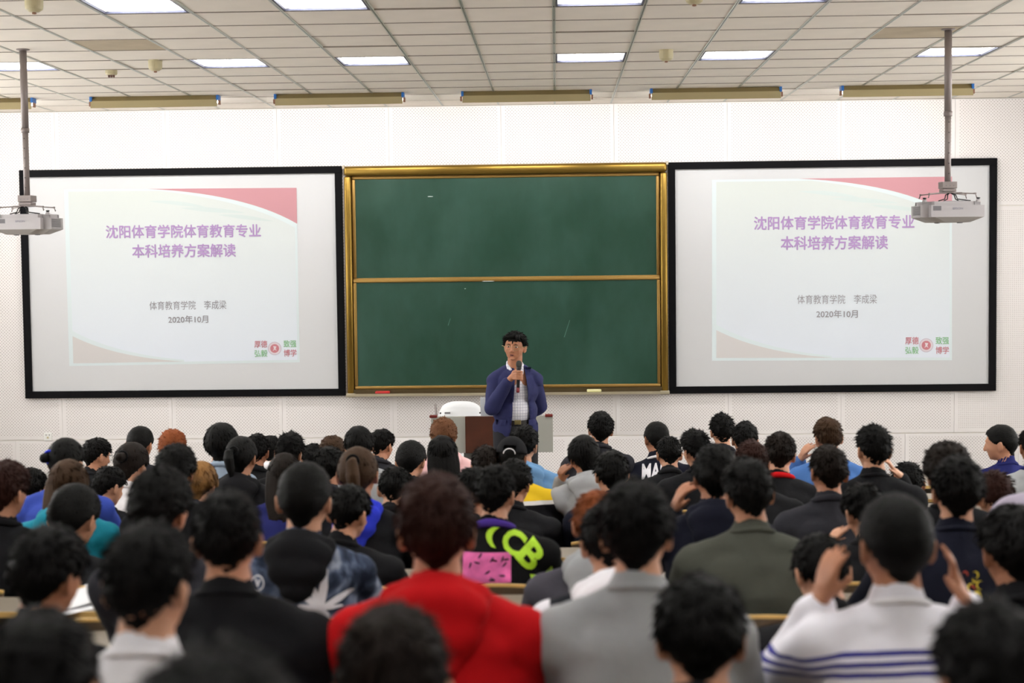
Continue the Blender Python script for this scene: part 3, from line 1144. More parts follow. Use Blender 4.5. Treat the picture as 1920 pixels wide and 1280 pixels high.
def cloth_template(pose):
    B = Blob()
    B.e((0, .0, .085), (.182, .142, .095)).e((0, .0, .22), (.162, .128, .15)).e((0, -.02, .37), (.190, .135, .17))
    B.e((0, -.03, .45), (.175, .105, .10))
    B.e((0, -.025, .530), (.135, .068, .056)).c((0, -.03, .50), (0, -.008, .592), .082, .064)
    for s, nm in ((1, POSE[pose][0]), (-1, POSE[pose][1])):
        sh, el, wr, fd, bk = ARM[nm](s)
        sh = Vector(sh) + Vector((-s * .012, -.008, -.004))
        B.e(sh, (.076, .074, .074))
        B.c((s * .06, -.02, .535), sh, .052, .070)
        B.chain([tuple(sh), el], [.070, .060])
        wr = Vector(el).lerp(Vector(wr), .93)
        B.chain([el, tuple(wr)], [.056, .040])
    V, F = B.grow(.009, 6500, 4)
    # soft folds along the normals
    me = bpy.data.meshes.new('tmp')
    me.from_pydata(V.tolist(), [], F)
    N = np.array([v.normal[:] for v in me.vertices])
    d = np.array([noise.noise(Vector((p[0] * 7, p[1] * 7, p[2] * 13))) * .55 + noise.noise(Vector((p[0] * 17 + p[2] * 9, p[1] * 15, p[2] * 17 - p[0] * 12))) * .45 for p in V])
    V = V + N * (d * .011)[:, None]
    bpy.data.meshes.remove(me)
    return V, F


def trouser_template():
    B = Blob()
    B.e((0, .02, .06), (.178, .14, .085))
    for s in (-1, 1):
        B.chain([(s * .09, .04, .085), (s * .125, .44, .095), (s * .115, .41, -.34)], [.095, .07, .055])
    return B.grow(.014, 1400, 3)


def shoe_template(s):
    B = Blob()
    B.c((s * .115, .37, -.395), (s * .125, .56, -.405), .042, .035).e((s * .115, .385, -.36), (.042, .05, .05))
    V, F = B.grow(.01, 500, 2)
    V[:, 2] = np.maximum(V[:, 2], -.439)
    return V, F


def ring_blob(cx, cy, z, rx, ry, r, tilt=0.0, drop=0.0, n=16, r_back=None):
    B = Blob()
    pts = []
    for k in range(n + 1):
        a = 2 * pi * k / n
        pts.append((cx + rx * sin(a), cy - ry * cos(a), z - tilt * (1 - cos(a)) / 2 * 1.0))
    for k in range(n):
        a = 2 * pi * (k + .5) / n
        rr = r if r_back is None else r + (r_back - r) * (1 + cos(a)) / 2
        B.c(pts[k], pts[k + 1], rr, rr, 10)
    return B


def hood_template():
    B = ring_blob(0, -.010, .604, .080, .078, .018, tilt=.10, r_back=.032)
    B.e((0, -.108, .555), (.112, .046, .062)).e((0, -.125, .51), (.095, .038, .065)).e((0, -.13, .455), (.055, .028, .05))
    for s in (-1, 1):
        B.c((s * .08, -.06, .575), (s * .05, -.115, .50), .034, .030)
    V, F = B.grow(.007, 2400, 3)
    d = np.array([noise.noise(Vector((p[0] * 14, p[1] * 14, p[2] * 22))) for p in V])
    V[:, 1] -= d * .008
    return V, F


def collar_template(r, z):
    return ring_blob(0, -.008, z, .066, .068, r, tilt=.045).grow(.006, 1000, 2)


# radius of the skull seen from its centre, from the real skin
BODY = {p: body_template(p) for p in ('A', 'R', 'L', 'U')}
CLOTH = {p: cloth_template(p) for p in ('A', 'R', 'L', 'U')}
TROUSERS = trouser_template()
SHOES = {s: shoe_template(s) for s in (-1, 1)}
HOOD = hood_template()
COLLAR = collar_template(.014, .606)
NECKBAND = collar_template(.009, .600)
bvh = BVHTree.FromPolygons([Vector(v) for v in BODY['A'][0]], BODY['A'][1])


def skull_r(d):
    d = Vector(d)
    hit = bvh.ray_cast(Vector(HC) + d * .16, -d)
    if hit[0] is None:
        return .08
    return min(.118, max(.06, (hit[0] - Vector(HC)).length))


def sst(a, b, x):
    t = min(1, max(0, (x - a) / (b - a)))
    return t * t * (3 - 2 * t)


NA, NE = 44, 24
SKULL = {}
for i in range(NE + 1):
    el = radians(90 - i * (150 / NE))
    for k in range(NA):
        az = 2 * pi * k / NA      # 0 = front (+y)
        # ears must not bulge the hair: sample beside them
        SKULL[(i, k)] = None
        d = (sin(az) * cos(el), cos(az) * cos(el), sin(el))
        r = skull_r(d)
        # analytic skull as an upper bound near the ears
        ra = 1 / math.sqrt((d[0] / .078) ** 2 + (d[1] / .097) ** 2 + (d[2] / .099) ** 2)
        SKULL[(i, k)] = min(r, ra * 1.02) if el > radians(-35) else r


def hairline(az):
    """lowest elevation (degrees) that hair reaches at azimuth az (degrees, 0 front, 180 back)"""
    a = abs(az)
    pts = [(0, 34), (35, 32), (55, 12), (72, -2), (82, -6), (95, 4), (112, -12), (128, -38), (150, -54), (180, -58)]
    for (a0, e0), (a1, e1) in zip(pts, pts[1:]):
        if a <= a1:
            return e0 + (e1 - e0) * (a - a0) / (a1 - a0)
    return -58


STY = {  # top, side, nape thickness; noise amplitude, noise scale; tufts, tuft length, randomness; hairline drop
    'buzz': (.016, .010, .005, .003, 24, 900, .012, .6, 0),
    'short': (.024, .015, .006, .006, 16, 1700, .026, .7, 0),
    'spiky': (.028, .014, .006, .008, 22, 1100, .034, .75, 0),
    'curly': (.034, .026, .012, .010, 26, 1200, .020, 1.6, 3),
    'bowl': (.026, .026, .016, .003, 10, 1100, .030, .2, 8),
    'long': (.018, .020, .022, .003, 10, 700, .035, .15, 20),
    'ponytail': (.014, .012, .008, .002, 12, 600, .022, .15, 4),
    'bun': (.016, .014, .008, .002, 12, 600, .022, .2, 4),
    'cap': (.006, .010, .008, .003, 16, 300, .02, .4, 0),
    'hoodup': (.034, .030, .040, .004, 7, 0, 0, 0, 42),
}


def hair_mesh(style, seed):
    tt, ts, tn, na, ns, ntuft, tl, rnd, dropd = STY[style]
    rg = random.Random(seed)
    so = Vector((rg.uniform(-9, 9), rg.uniform(-9, 9), rg.uniform(-9, 9)))
    V = []
    T = {}
    for i in range(NE + 1):
        eld = 90 - i * (150 / NE)
        el = radians(eld)
        for k in range(NA):
            azd = (360 * k / NA + 180) % 360 - 180
            az = radians(azd)
            d = Vector((sin(az) * cos(el), cos(az) * cos(el), sin(el)))
            hl = hairline(azd) - dropd * (1 if abs(azd) > 50 else .3)
            base = tt if eld > 55 else (ts + (tt - ts) * sst(10, 55, eld))
            if eld < -5 and abs(azd) > 90:
                base = tn + (ts - tn) * sst(-45, -5, eld)
            if style in ('short', 'spiky') and abs(azd) < 60 and eld > 20:
                base += .008
            n_ = noise.noise(d * ns * .35 + so) * .6 + noise.noise(d * ns + so) * .4
            t = base + n_ * na * 2
            w = sst(hl - 5, hl + 7, eld)
            t = t * w - .010 * (1 - w)
            T[(i, k)] = t if w > .5 else -1
            V.append(Vector(d) * (SKULL[(i, k)] + t))
    F = []
    for i in range(NE):
        for k in range(NA):
            a, b, c, d_ = i * NA + k, i * NA + (k + 1) % NA, (i + 1) * NA + (k + 1) % NA, (i + 1) * NA + k
            F.append((a, d_, c) if i == 0 else (a, d_, c, b))
    F.append(tuple(NE * NA + k for k in range(NA)))
    # tufts: thin three-sided spikes lying along the combing direction
    whorl = Vector((rg.uniform(-.02, .02), -.045, .085)).normalized()
    for q in range(ntuft):
        i = rg.randrange(0, NE - 1)
        if rg.random() > cos(radians(90 - i * (150 / NE))) * .9 + .12:
            continue
        k = rg.randrange(NA)
        t = T[(i, k)]
        if t < .002:
            continue
        P_ = V[i * NA + k] * 1.0
        d = P_.normalized()
        comb = (d - whorl * d.dot(whorl))
        comb = (comb - d * comb.dot(d))
        if comb.length > 1e-4:
            comb.normalize()
        out = {'spiky': .9, 'curly': .8, 'buzz': .8, 'short': .42}.get(style, .10)
        dr = (comb + d * out + Vector((rg.uniform(-1, 1), rg.uniform(-1, 1), rg.uniform(-1, 1))) * rnd * .6).normalized()
        L = tl * rg.uniform(.5, 1.2) * (.45 + .55 * min(1, t / max(.001, tt)))
        w_ = rg.uniform(.0035, .0065) * (.6 if style == 'buzz' else 1)
        u = dr.orthogonal().normalized()
        b = dr.cross(u)
        P_ = P_ - d * .004
        n0 = len(V)
        for a in (0, 2.1, 4.2):
            V.append(P_ + (u * cos(a) + b * sin(a)) * w_)
        V.append(P_ + dr * L - Vector((0, 0, .15 * L)))
        F += [(n0, n0 + 1, n0 + 3), (n0 + 1, n0 + 2, n0 + 3), (n0 + 2, n0, n0 + 3)]
    return np.array([v[:] for v in V]), F


def strand_blob(pts, rs, seed, flat=1.0, tris=1500):
    """a bundle of long hair: fused strands along a path"""
    rg = random.Random(seed)
    B = Blob()
    B.chain(pts, [r * .8 for r in rs])
    for q in range(7):
        a = 2 * pi * q / 7
        off = [Vector((cos(a) * r * .55, sin(a) * r * .5 * flat, 0)) for r in rs]
        pp = [tuple(Vector(p) + o + Vector((rg.uniform(-.004, .004), rg.uniform(-.004, .004), rg.uniform(-.02, .02) if i == len(pts) - 1 else 0))) for i, (p, o) in enumerate(zip(pts, off))]
        B.chain(pp, [r * .42 for r in rs[:-1]] + [rs[-1] * .2])
    return B.grow(.006, tris, 2)


# long-hair extras, in head space (relative to HC)
EXTRA = {}
Bl = Blob()
for q in range(9):
    u = (q - 4) / 4
    x0 = u * .085
    Bl.chain([(x0 * .9, -.05 - .035 * (1 - u * u), -.0), (x0, -.062 - .03 * (1 - u * u), -.08), (x0 * 1.0, -.085 - .02 * (1 - u * u), -.16),
              (x0 * .9, -.11 - .015 * (1 - u * u), -.25 - .02 * (q % 3))], [.022, .023, .021, .010])
EXTRA['long'] = Bl.grow(.006, 2600, 2)
EXTRA['ponytail'] = strand_blob([(0, -.095, .055), (0, -.135, .045), (.004, -.148, -.01), (.012, -.142, -.09), (.018, -.13, -.17)], [.018, .026, .032, .028, .010], 3)
EXTRA['bun'] = strand_blob([(.0, -.10, .02), (0, -.135, .012)], [.034, .032], 4, tris=900)
EXTRA['capshell'] = None


def deform(V, s, fwd, lat, wd, rot, hs, hc=Vector((0, -.005, .60)), force_head=False):
    """bend the seated template: s stretches the spine, fwd and lat lean it, rot turns the head"""
    V = V.copy()
    x, y, z = V[:, 0], V[:, 1], V[:, 2]
    st = lambda a, b, q: (lambda t: t * t * (3 - 2 * t))(np.clip((q - a) / (b - a), 0, 1))
    wh = np.ones(len(V)) if force_head else st(.575, .64, z)
    if not force_head:
        # sleeves near the head follow the torso, not the turning head
        far = st(.10, .16, np.abs(x)) * st(.70, .64, z) if False else 0
    P = np.array(hc[:])
    Rm = np.array(rot)
    VR = P + (V - P) @ Rm.T * hs
    V = V * (1 - wh[:, None]) + VR * wh[:, None]
    if not force_head:
        V[:, 0] *= 1 + (wd - 1) * st(.1, .3, z) * (1 - wh)
    a = st(.2, .32, y) * (z < .45) * (1 - wh)
    zz = V[:, 2]
    znew = np.where(zz < 0, zz, np.where((zz < .56) & (not force_head), zz * s, zz + .56 * (s - 1)))
    if not force_head:
        znew = znew * (1 - a) + zz * a
    t = np.clip(zz / .60, 0, 1.0) if not force_head else np.ones(len(V))
    V[:, 2] = znew
    V[:, 1] += fwd * t ** 1.3 * (1 - a)
    V[:, 0] += lat * t * (1 - a * .6)
    return V


def np_mesh(name, V, F, m, parent, smooth=True):
    me = bpy.data.meshes.new(name)
    me.from_pydata(np.asarray(V).tolist(), [], F)
    me.polygons.foreach_set('use_smooth', [smooth] * len(me.polygons))
    me.materials.append(m)
    return link(bpy.data.objects.new(name, me), parent)


SKINS = [mat('skin_%s' % 'abc'[i], c, .5, noise_amt=.08, nscale=12, spec=.35) for i, c in enumerate((srgb(196, 142, 112), srgb(178, 122, 92), srgb(206, 154, 124)))]
HAIRC = {'black': (.0048, .0045, .0042), 'darkbrown': (.011, .007, .005), 'brown': (.05, .026, .013), 'redbrown': (.028, .009, .006),
         'orange': (.22, .06, .018), 'blond': (.28, .14, .045), 'ginger': (.13, .055, .024)}


def hair_mat(k):
    m = mat('hair_' + k, HAIRC[k], .62, spec=.12)
    if 'done' not in m:
        m['done'] = 1
        q = NB(m)
        x, y, z, vec = q.xyz()
        n = q.node('ShaderNodeTexNoise')
        n.inputs['Scale'].default_value = 9
        n.inputs['Detail'].default_value = 4
        q.nt.links.new(vec, n.inputs['Vector'])
        c = HAIRC[k]
        if k == 'blond':
            q.base(q.mix(q.m('MULTIPLY', q.m('SUBTRACT', n.outputs[0], .42), 5.0), c, (.03, .016, .01)))
        else:
            # roots darker than the tips of dyed hair: colour of the hair itself
            q.base(q.mix(n.outputs[0], tuple(v * .55 for v in c), tuple(v * 1.45 for v in c)))
        bp = q.node('ShaderNodeBump')
        bp.inputs['Strength'].default_value = .5
        bp.inputs['Distance'].default_value = .004
        n2 = q.node('ShaderNodeTexNoise')
        n2.inputs['Scale'].default_value = 140
        q.nt.links.new(vec, n2.inputs['Vector'])
        q.nt.links.new(n2.outputs[0], bp.inputs['Height'])
        q.nt.links.new(bp.outputs[0], q.b.inputs['Normal'])
    return m


CLOTHC = {'black': srgb(22, 22, 25), 'jetblack': srgb(14, 14, 15), 'charcoal': srgb(44, 44, 50), 'darkgrey': srgb(72, 70, 78), 'navyblack': srgb(20, 22, 36),
          'navy': srgb(34, 38, 96), 'blue': srgb(52, 72, 158), 'white': srgb(236, 234, 238), 'palegrey': srgb(150, 166, 184), 'grey': srgb(160, 162, 164),
          'teal': srgb(24, 122, 142), 'pink': srgb(232, 190, 190), 'lightblue': srgb(104, 144, 184), 'red': srgb(190, 14, 20), 'purple': srgb(72, 48, 140),
          'yellow': srgb(232, 196, 40), 'olive': srgb(74, 76, 68), 'mauve': srgb(164, 156, 172), 'blueshirt': srgb(72, 112, 172), 'green': srgb(30, 128, 100),
          'hoodblue': srgb(46, 60, 200)}


def cloth_mat(k):
    if k in CLOTHC:
        return mat('cloth_' + k, CLOTHC[k], .92, noise_amt=.07, nscale=6, bump=.12, bscale=45, spec=.2)
    name = 'cloth_' + k
    if name in MATS:
        return MATS[name]
    m = mat(name, (.5, .5, .5), .9, spec=.2)
    q = NB(m)
    x, y, z, vec = q.xyz()
    if k == 'camo':
        n = q.node('ShaderNodeTexNoise')
        n.inputs['Scale'].default_value = 7
        n.inputs['Detail'].default_value = 3
        n.inputs['Distortion'].default_value = 1.2
        q.nt.links.new(vec, n.inputs['Vector'])
        r = q.node('ShaderNodeValToRGB')
        e = r.color_ramp.elements
        e[0].position, e[0].color = .40, (*srgb(26, 32, 48), 1)
        e[1].position, e[1].color = .50, (*srgb(54, 64, 84), 1)
        a = e.new(.56)
        a.color = (*srgb(96, 108, 132), 1)
        a = e.new(.66)
        a.color = (*srgb(176, 184, 202), 1)
        q.nt.links.new(n.outputs[0], r.inputs[0])
        q.base(r.outputs[0])
    elif k == 'stripes':
        # three navy stripes across the shoulders, drooping towards the arms
        zz = q.m('ADD', z, q.m('MULTIPLY', q.m('MULTIPLY', x, x), .6))
        tot = None
        for z0 in (.510, .488, .466):
            s = q.m('LESS_THAN', q.m('ABSOLUTE', q.m('SUBTRACT', zz, z0)), .0058)
            tot = s if tot is None else q.m('MAXIMUM', tot, s)
        q.base(q.mix(tot, srgb(240, 238, 246), srgb(62, 62, 140)))
    elif k == 'yellowblack':
        # yellow shoulders, a white band, black below
        a_ = q.mix(q.m('GREATER_THAN', z, .455), srgb(20, 20, 24), srgb(230, 228, 226))
        q.base(q.mix(q.m('GREATER_THAN', z, .475), a_, srgb(228, 190, 36)))
    elif k == 'blackwhite':
        # white sleeves and black yoke
        s = q.m('MULTIPLY', q.m('LESS_THAN', q.m('ABSOLUTE', x), .17), q.m('GREATER_THAN', z, .25))
        q.base(q.mix(s, srgb(228, 226, 232), srgb(26, 28, 34)))
    return m


def decal(parent, target, verts, faces, m, name, off=.004):
    """lay a flat print on the back of a garment: vertices are (x, z) in the person's own space"""
    bm = bmesh.new()
    vs = [bm.verts.new((p[0], 0, p[1])) for p in verts]
    for f in faces:
        try:
            bm.faces.new([vs[i] for i in f])
        except ValueError:
            pass
    bmesh.ops.triangulate(bm, faces=bm.faces[:])
    for _ in range(4):
        long_e = [e for e in bm.edges if e.calc_length() > .018]
        if not long_e:
            break
        bmesh.ops.subdivide_edges(bm, edges=long_e, cuts=1, use_grid_fill=False)
        bmesh.ops.triangulate(bm, faces=[f for f in bm.faces if len(f.verts) > 3])
    tb = BVHTree.FromPolygons([v.co for v in target.data.vertices], [tuple(p.vertices) for p in target.data.polygons])
    last = -.15
    for v in bm.verts:
        h = tb.ray_cast(Vector((v.co.x, -.6, v.co.z)), Vector((0, 1, 0)))
        if h[0] is not None:
            last = h[0].y
        v.co.y = last - off
    me = bpy.data.meshes.new(name)
    bm.to_mesh(me)
    bm.free()
    me.materials.append(m)
    return link(bpy.data.objects.new(name, me), parent)


PEOPLE = [
    (0, 860, 100, 6, 'A', 'short', 'redbrown', 'jacket', 'black',
     'person with reddish brown hair cut off by left frame edge', {'yaw': -15}),
    (50, 878, 50, 9, 'A', 'short', 'black', 'jacket', 'black',
     'person peeking past the reddish brown hair at left edge', {}),
    (118, 821, 74, 8, 'A', 'bun', 'black', 'jacket', 'blue',
     'person with black bun held by a bright blue band', {'bun': -1, 'yaw': -12}),
    (177, 820, 54, 11, 'A', 'short', 'black', 'tshirt', 'black',
     'person in glasses just right of the blue hair band', {'glasses': 1, 'yaw': -38}),
    (258, 798, 53, 12, 'A', 'buzz', 'black', 'shirt', 'charcoal',
     'person with round cropped hair highest in the left block', {'yaw': -10}),
    (240, 830, 70, 10, 'A', 'bun', 'darkbrown', 'sweater', 'white',
     'person in white top with loose dark bun, left block', {'yaw': -14}),
    (320, 802, 55, 11, 'R', 'curly', 'orange', 'shirt', 'charcoal',
     'person with orange curls holding right hand to face', {}),
    (325, 830, 62, 7, 'A', 'curly', 'black', 'jacket', 'black',
     'person with dark curls directly behind the orange curls', {}),
    (412, 792, 72, 10, 'A', 'bowl', 'black', 'shirt', 'palegrey',
     'person with bowl cut and pale grey blue collar', {}),
    (448, 818, 66, 9, 'A', 'ponytail', 'black', 'hoodie', 'black',
     'person with tied black hair and broad black hood', {'yaw': -10}),
    (478, 812, 48, 11, 'A', 'short', 'black', 'jacket', 'black',
     'person mostly hidden between tied hair and white collar', {}),
    (503, 817, 52, 12, 'A', 'short', 'black', 'shirt', 'white',
     'person with black hair and white collar beside spiky hair', {}),
    (540, 805, 55, 10, 'A', 'spiky', 'black', 'jacket', 'black',
     'person with spiky tousled hair below the left screen', {'yaw': -10}),
    (120, 862, 86, 7, 'A', 'long', 'brown', 'hoodie', 'teal',
     'person with long brown hair over a teal hoodie', {}),
    (197, 875, 64, 9, 'A', 'short', 'black', 'jacket', 'black',
     'person in black bowing beside long brown hair', {'yaw': -30}),
    (128, 910, 104, 6, 'A', 'buzz', 'black', 'jacket', 'black',
     'person with round black head behind the teal hoodie', {'yaw': -12}),
    (295, 868, 120, 4, 'A', 'curly', 'black', 'shirt', 'charcoal',
     'person with large fluffy black hair in left block', {'yaw': -15, 'dx': 0.22}),
    (368, 866, 62, 8, 'A', 'bowl', 'blond', 'shirt', 'charcoal',
     'person with blond streaked hair beside fluffy black hair', {}),
    (418, 918, 130, 3, 'A', 'short', 'black', 'tshirt', 'black',
     'person in plain black tee with large dark head', {'wide': 1.14}),
    (75, 985, 160, 3, 'A', 'short', 'black', 'jacket', 'black',
     'person with black hair beside loose papers at left', {'yaw': -18, 'wide': 0.86}),
    (265, 975, 190, 2, 'A', 'short', 'black', 'sweater', 'white',
     'person in white sweater with large dark head, lower left', {'yaw': -12}),
    (50, 1150, 245, 1, 'A', 'short', 'black', 'jacket', 'black',
     'person in bottom left corner, mostly dark hair', {}),
    (375, 1208, 330, 0, 'A', 'short', 'black', 'jacket', 'black',
     'person at bottom edge right of white sweater, hair only', {}),
    (568, 865, 112, 5, 'A', 'buzz', 'black', 'hoodie', 'camo',
     'person in blue and white camouflage hoodie, black hood', {'hood': 'black'}),
    (650, 908, 74, 6, 'A', 'short', 'black', 'tshirt', 'black',
     'person with one ear showing right of camouflage hoodie', {'yaw': -20}),
    (530, 850, 76, 8, 'A', 'long', 'darkbrown', 'jacket', 'navy',
     'person with long dark hair behind the camouflage hoodie', {'collar': 'green'}),
    (620, 816, 56, 11, 'A', 'curly', 'brown', 'jacket', 'black',
     'person with brown curls below left screen corner', {}),
    (583, 832, 42, 12, 'A', 'short', 'black', 'jacket', 'black',
     'person with small dark head left of brown curls', {}),
    (613, 838, 68, 9, 'A', 'short', 'black', 'jacket', 'charcoal',
     'person with smooth dark hair behind brown curls', {}),
    (671, 798, 56, 10, 'A', 'bowl', 'black', 'shirt', 'grey',
     'person with rounded black hair below board corner', {}),
    (714, 803, 46, 12, 'A', 'short', 'black', 'jacket', 'charcoal',
     'person with swept hair below the red eraser', {'yaw': -25}),
    (668, 838, 84, 7, 'A', 'ponytail', 'brown', 'hoodie', 'black',
     'person with high brown ponytail and bright blue hood', {'hood': 'blue', 'tall': 1}),
    (738, 874, 62, 8, 'A', 'short', 'black', 'jacket', 'black',
     'person with low dark head right of blue hood', {}),
    (768, 827, 62, 11, 'A', 'buzz', 'black', 'jacket', 'black',
     'person with shaved round head left of long hair', {'yaw': -12}),
    (830, 778, 57, 12, 'A', 'curly', 'ginger', 'hoodie', 'pink',
     'person with ginger curls and pale pink hoodie', {}),
    (828, 817, 64, 10, 'A', 'long', 'black', 'jacket', 'black',
     'person with long straight black hair behind ginger curls', {}),
    (910, 833, 66, 9, 'A', 'short', 'darkbrown', 'jacket', 'black',
     'person with dark hair left of the black cap', {}),
    (958, 826, 50, 9, 'A', 'cap', 'black', 'jacket', 'yellowblack',
     'person in black cap and yellow top', {}),
    (981, 795, 58, 10, 'A', 'short', 'black', 'hoodie', 'lightblue',
     'person in light blue hoodie with faded orange print', {'yaw': -10}),
    (813, 885, 172, 3, 'A', 'short', 'redbrown', 'hoodie', 'red',
     'person in bright red hoodie with dark reddish hair', {'wide': 1.16}),
    (888, 873, 84, 7, 'A', 'short', 'black', 'jacket', 'black',
     'person partly hidden at right of red hoodie head', {'yaw': -12}),
    (927, 870, 72, 6, 'A', 'short', 'black', 'jacket', 'jetblack',
     'person in black jacket with neon green letters, purple collar', {'collar': 'purple', 'yaw': -15, 'wide': 1.1}),
    (962, 858, 76, 8, 'A', 'curly', 'black', 'tshirt', 'black',
     'person with black curls right of the purple collar', {'yaw': -15}),
    (1095, 815, 64, 9, 'L', 'bowl', 'black', 'hoodie', 'grey',
     'person in light grey hoodie leaning on left hand', {'yaw': 15}),
    (1127, 769, 56, 12, 'A', 'short', 'black', 'jacket', 'charcoal',
     'person with upright head in black jacket, below yellow eraser', {}),
    (1147, 843, 76, 8, 'A', 'short', 'black', 'jacket', 'navyblack',
     'person with faded short hair behind light grey hoodie', {'yaw': 8}),
    (1118, 922, 90, 5, 'A', 'short', 'orange', 'jacket', 'darkgrey',
     'person with orange hair and pale grey hood', {'hood': 'grey'}),
    (1195, 892, 170, 3, 'A', 'short', 'black', 'sweater', 'grey',
     'person in light grey sweatshirt with big black head', {'wide': 1.14}),
    (1140, 940, 112, 4, 'A', 'short', 'black', 'hoodie', 'blackwhite',
     'person in white hood mostly behind light grey sweatshirt', {'hood': 'white'}),
    (1232, 790, 52, 12, 'A', 'buzz', 'black', 'tshirt', 'navyblack',
     'person in dark jersey printed with white letters', {'yaw': 14, 'collar': 'white'}),
    (1256, 818, 44, 11, 'A', 'short', 'black', 'jacket', 'black',
     'person with narrow dark head beside lettered jersey', {}),
    (1305, 801, 62, 10, 'A', 'spiky', 'black', 'jacket', 'black',
     'person with wavy black hair and glasses, middle right', {'glasses': 1, 'yaw': 25}),
    (1343, 830, 96, 6, 'L', 'curly', 'black', 'hoodie', 'navyblack',
     'person with black curls and raised left hand', {}),
    (1355, 770, 54, 12, 'A', 'spiky', 'black', 'shirt', 'charcoal',
     'person with tufted black hair highest right of aisle', {}),
    (1398, 788, 54, 11, 'A', 'short', 'black', 'jacket', 'black',
     'person with round black hair right of tufted hair', {}),
    (1412, 823, 48, 8, 'A', 'short', 'redbrown', 'jacket', 'black',
     'person with dark red hair below round black hair', {}),
    (1465, 808, 66, 9, 'A', 'short', 'darkbrown', 'jacket', 'black',
     'person in black jacket with thin red collar', {'collar': 'red', 'yaw': -10}),
    (1555, 781, 60, 10, 'L', 'short', 'brown', 'shirt', 'blueshirt',
     'person in blue shirt with brown hair, hand raised', {'yaw': 10}),
    (1558, 833, 76, 7, 'A', 'short', 'darkbrown', 'jacket', 'charcoal',
     'person in charcoal top behind the blue shirt', {}),
    (1640, 791, 64, 8, 'R', 'spiky', 'black', 'tshirt', 'black',
     'person in black shirt with right hand on neck', {'yaw': 8}),
    (1710, 866, 68, 9, 'A', 'spiky', 'black', 'jacket', 'black',
     'person with low wavy head right of charcoal top', {}),
    (1780, 825, 102, 6, 'A', 'curly', 'darkbrown', 'jacket', 'black',
     'person with wide dark brown curls at right', {}),
    (1800, 850, 112, 5, 'A', 'short', 'black', 'sweater', 'navyblack',
     'person in glasses and black sweater with yellow print', {'glasses': 1, 'yaw': -8}),
    (1882, 796, 54, 11, 'A', 'buzz', 'black', 'tshirt', 'navy',
     'person in navy shirt turned sideways at far right', {'yaw': 60}),
    (1942, 800, 60, 10, 'A', 'short', 'black', 'jacket', 'grey',
     'person in grey jacket cut off by right frame edge', {'collar': 'navy'}),
    (1873, 880, 66, 7, 'A', 'spiky', 'redbrown', 'jacket', 'black',
     'person with dark red spiky hair at far right', {}),
    (1930, 930, 150, 5, 'A', 'hoodup', 'black', 'hoodie', 'mauve',
     'person with pale mauve hood pulled up at right edge', {}),
    (1915, 945, 150, 4, 'A', 'short', 'black', 'tshirt', 'black',
     'person with black hair at right edge beside yellow print', {}),
    (1627, 905, 84, 6, 'L', 'short', 'black', 'jacket', 'black',
     'person resting cheek on hand behind the striped top', {'yaw': 10}),
    (1405, 855, 106, 5, 'A', 'short', 'black', 'sweater', 'olive',
     'person in olive grey sweater with ears showing', {'yaw': 12, 'wide': 1.12}),
    (1687, 925, 150, 3, 'U', 'buzz', 'black', 'sweater', 'stripes',
     'person in white top with three navy stripes, hands raised', {'wide': 1.08}),
    (1548, 1006, 100, 4, 'A', 'short', 'black', 'jacket', 'black',
     'person with lowered black head left of striped top', {}),
    (1320, 1080, 205, 2, 'A', 'short', 'black', 'jacket', 'black',
     'person at bottom edge right of light grey sweatshirt', {}),
    (1885, 1130, 235, 1, 'A', 'short', 'black', 'jacket', 'black',
     'person in bottom right corner, mostly dark hair', {}),
    (730, 1130, 250, 1, 'A', 'short', 'darkbrown', 'jacket', 'black',
     'person in front of red hoodie, blurred dark hair', {}),
]


# settle the seats of each row: never closer than a shoulder width
people = []
for i, (cx, top, w, row, pose, hair, hc, gar, gc, label, op) in enumerate(PEOPLE):
    y = ROWS[row]
    p = at(cx, top, y + .08)
    people.append({'i': i, 'row': row, 'x': p.x + op.get('dx', 0), 'tx': p.x})
for r in range(13):
    ps = sorted([q for q in people if q['row'] == r], key=lambda q: q['tx'])
    for _ in range(200):
        for a, b in zip(ps, ps[1:]):
            d = b['x'] - a['x']
            if d < .51:
                e = (.51 - d) / 2
                a['x'] -= e
                b['x'] += e

M_trouser = mat('cloth_trousers', srgb(30, 32, 42), .9, noise_amt=.1, nscale=10)
M_shoe = mat('shoe_rubber', srgb(60, 60, 62), .6)
M_wire = mat('glasses_wire', srgb(40, 40, 44), .3, metal=.5)
M_lens = mat('spectacle_lens', srgb(210, 220, 225), .05)
M_lens.node_tree.nodes['Principled BSDF'].inputs['Transmission Weight'].default_value = .95
M_lens.node_tree.nodes['Principled BSDF'].inputs['IOR'].default_value = 1.02
trouser_me = None
shoe_me = {}
ANCH = []
RNG = random.Random(11)
PEOPLE_OBJ = {}


def glasses_mesh():
    g = MB()
    for s in (-1, 1):
        c = Vector((s * .033, .098, -.004))
        ring = [c + Vector((.026 * cos(a), -.004 * abs(cos(a)), .020 * sin(a))) for a in [2 * pi * k / 16 for k in range(17)]]
        g.tube(ring, .0016, 6, False)
        g.tube([(s * .059, .095, .004), (s * .083, .07, .006), (s * .088, -.01, .0), (s * .086, -.03, -.02)], .0018, 6)
    g.tube([(-.008, .1, 0), (0, .103, .004), (.008, .1, 0)], .0014, 6)
    return np.array(g.v), g.f


GL = glasses_mesh()


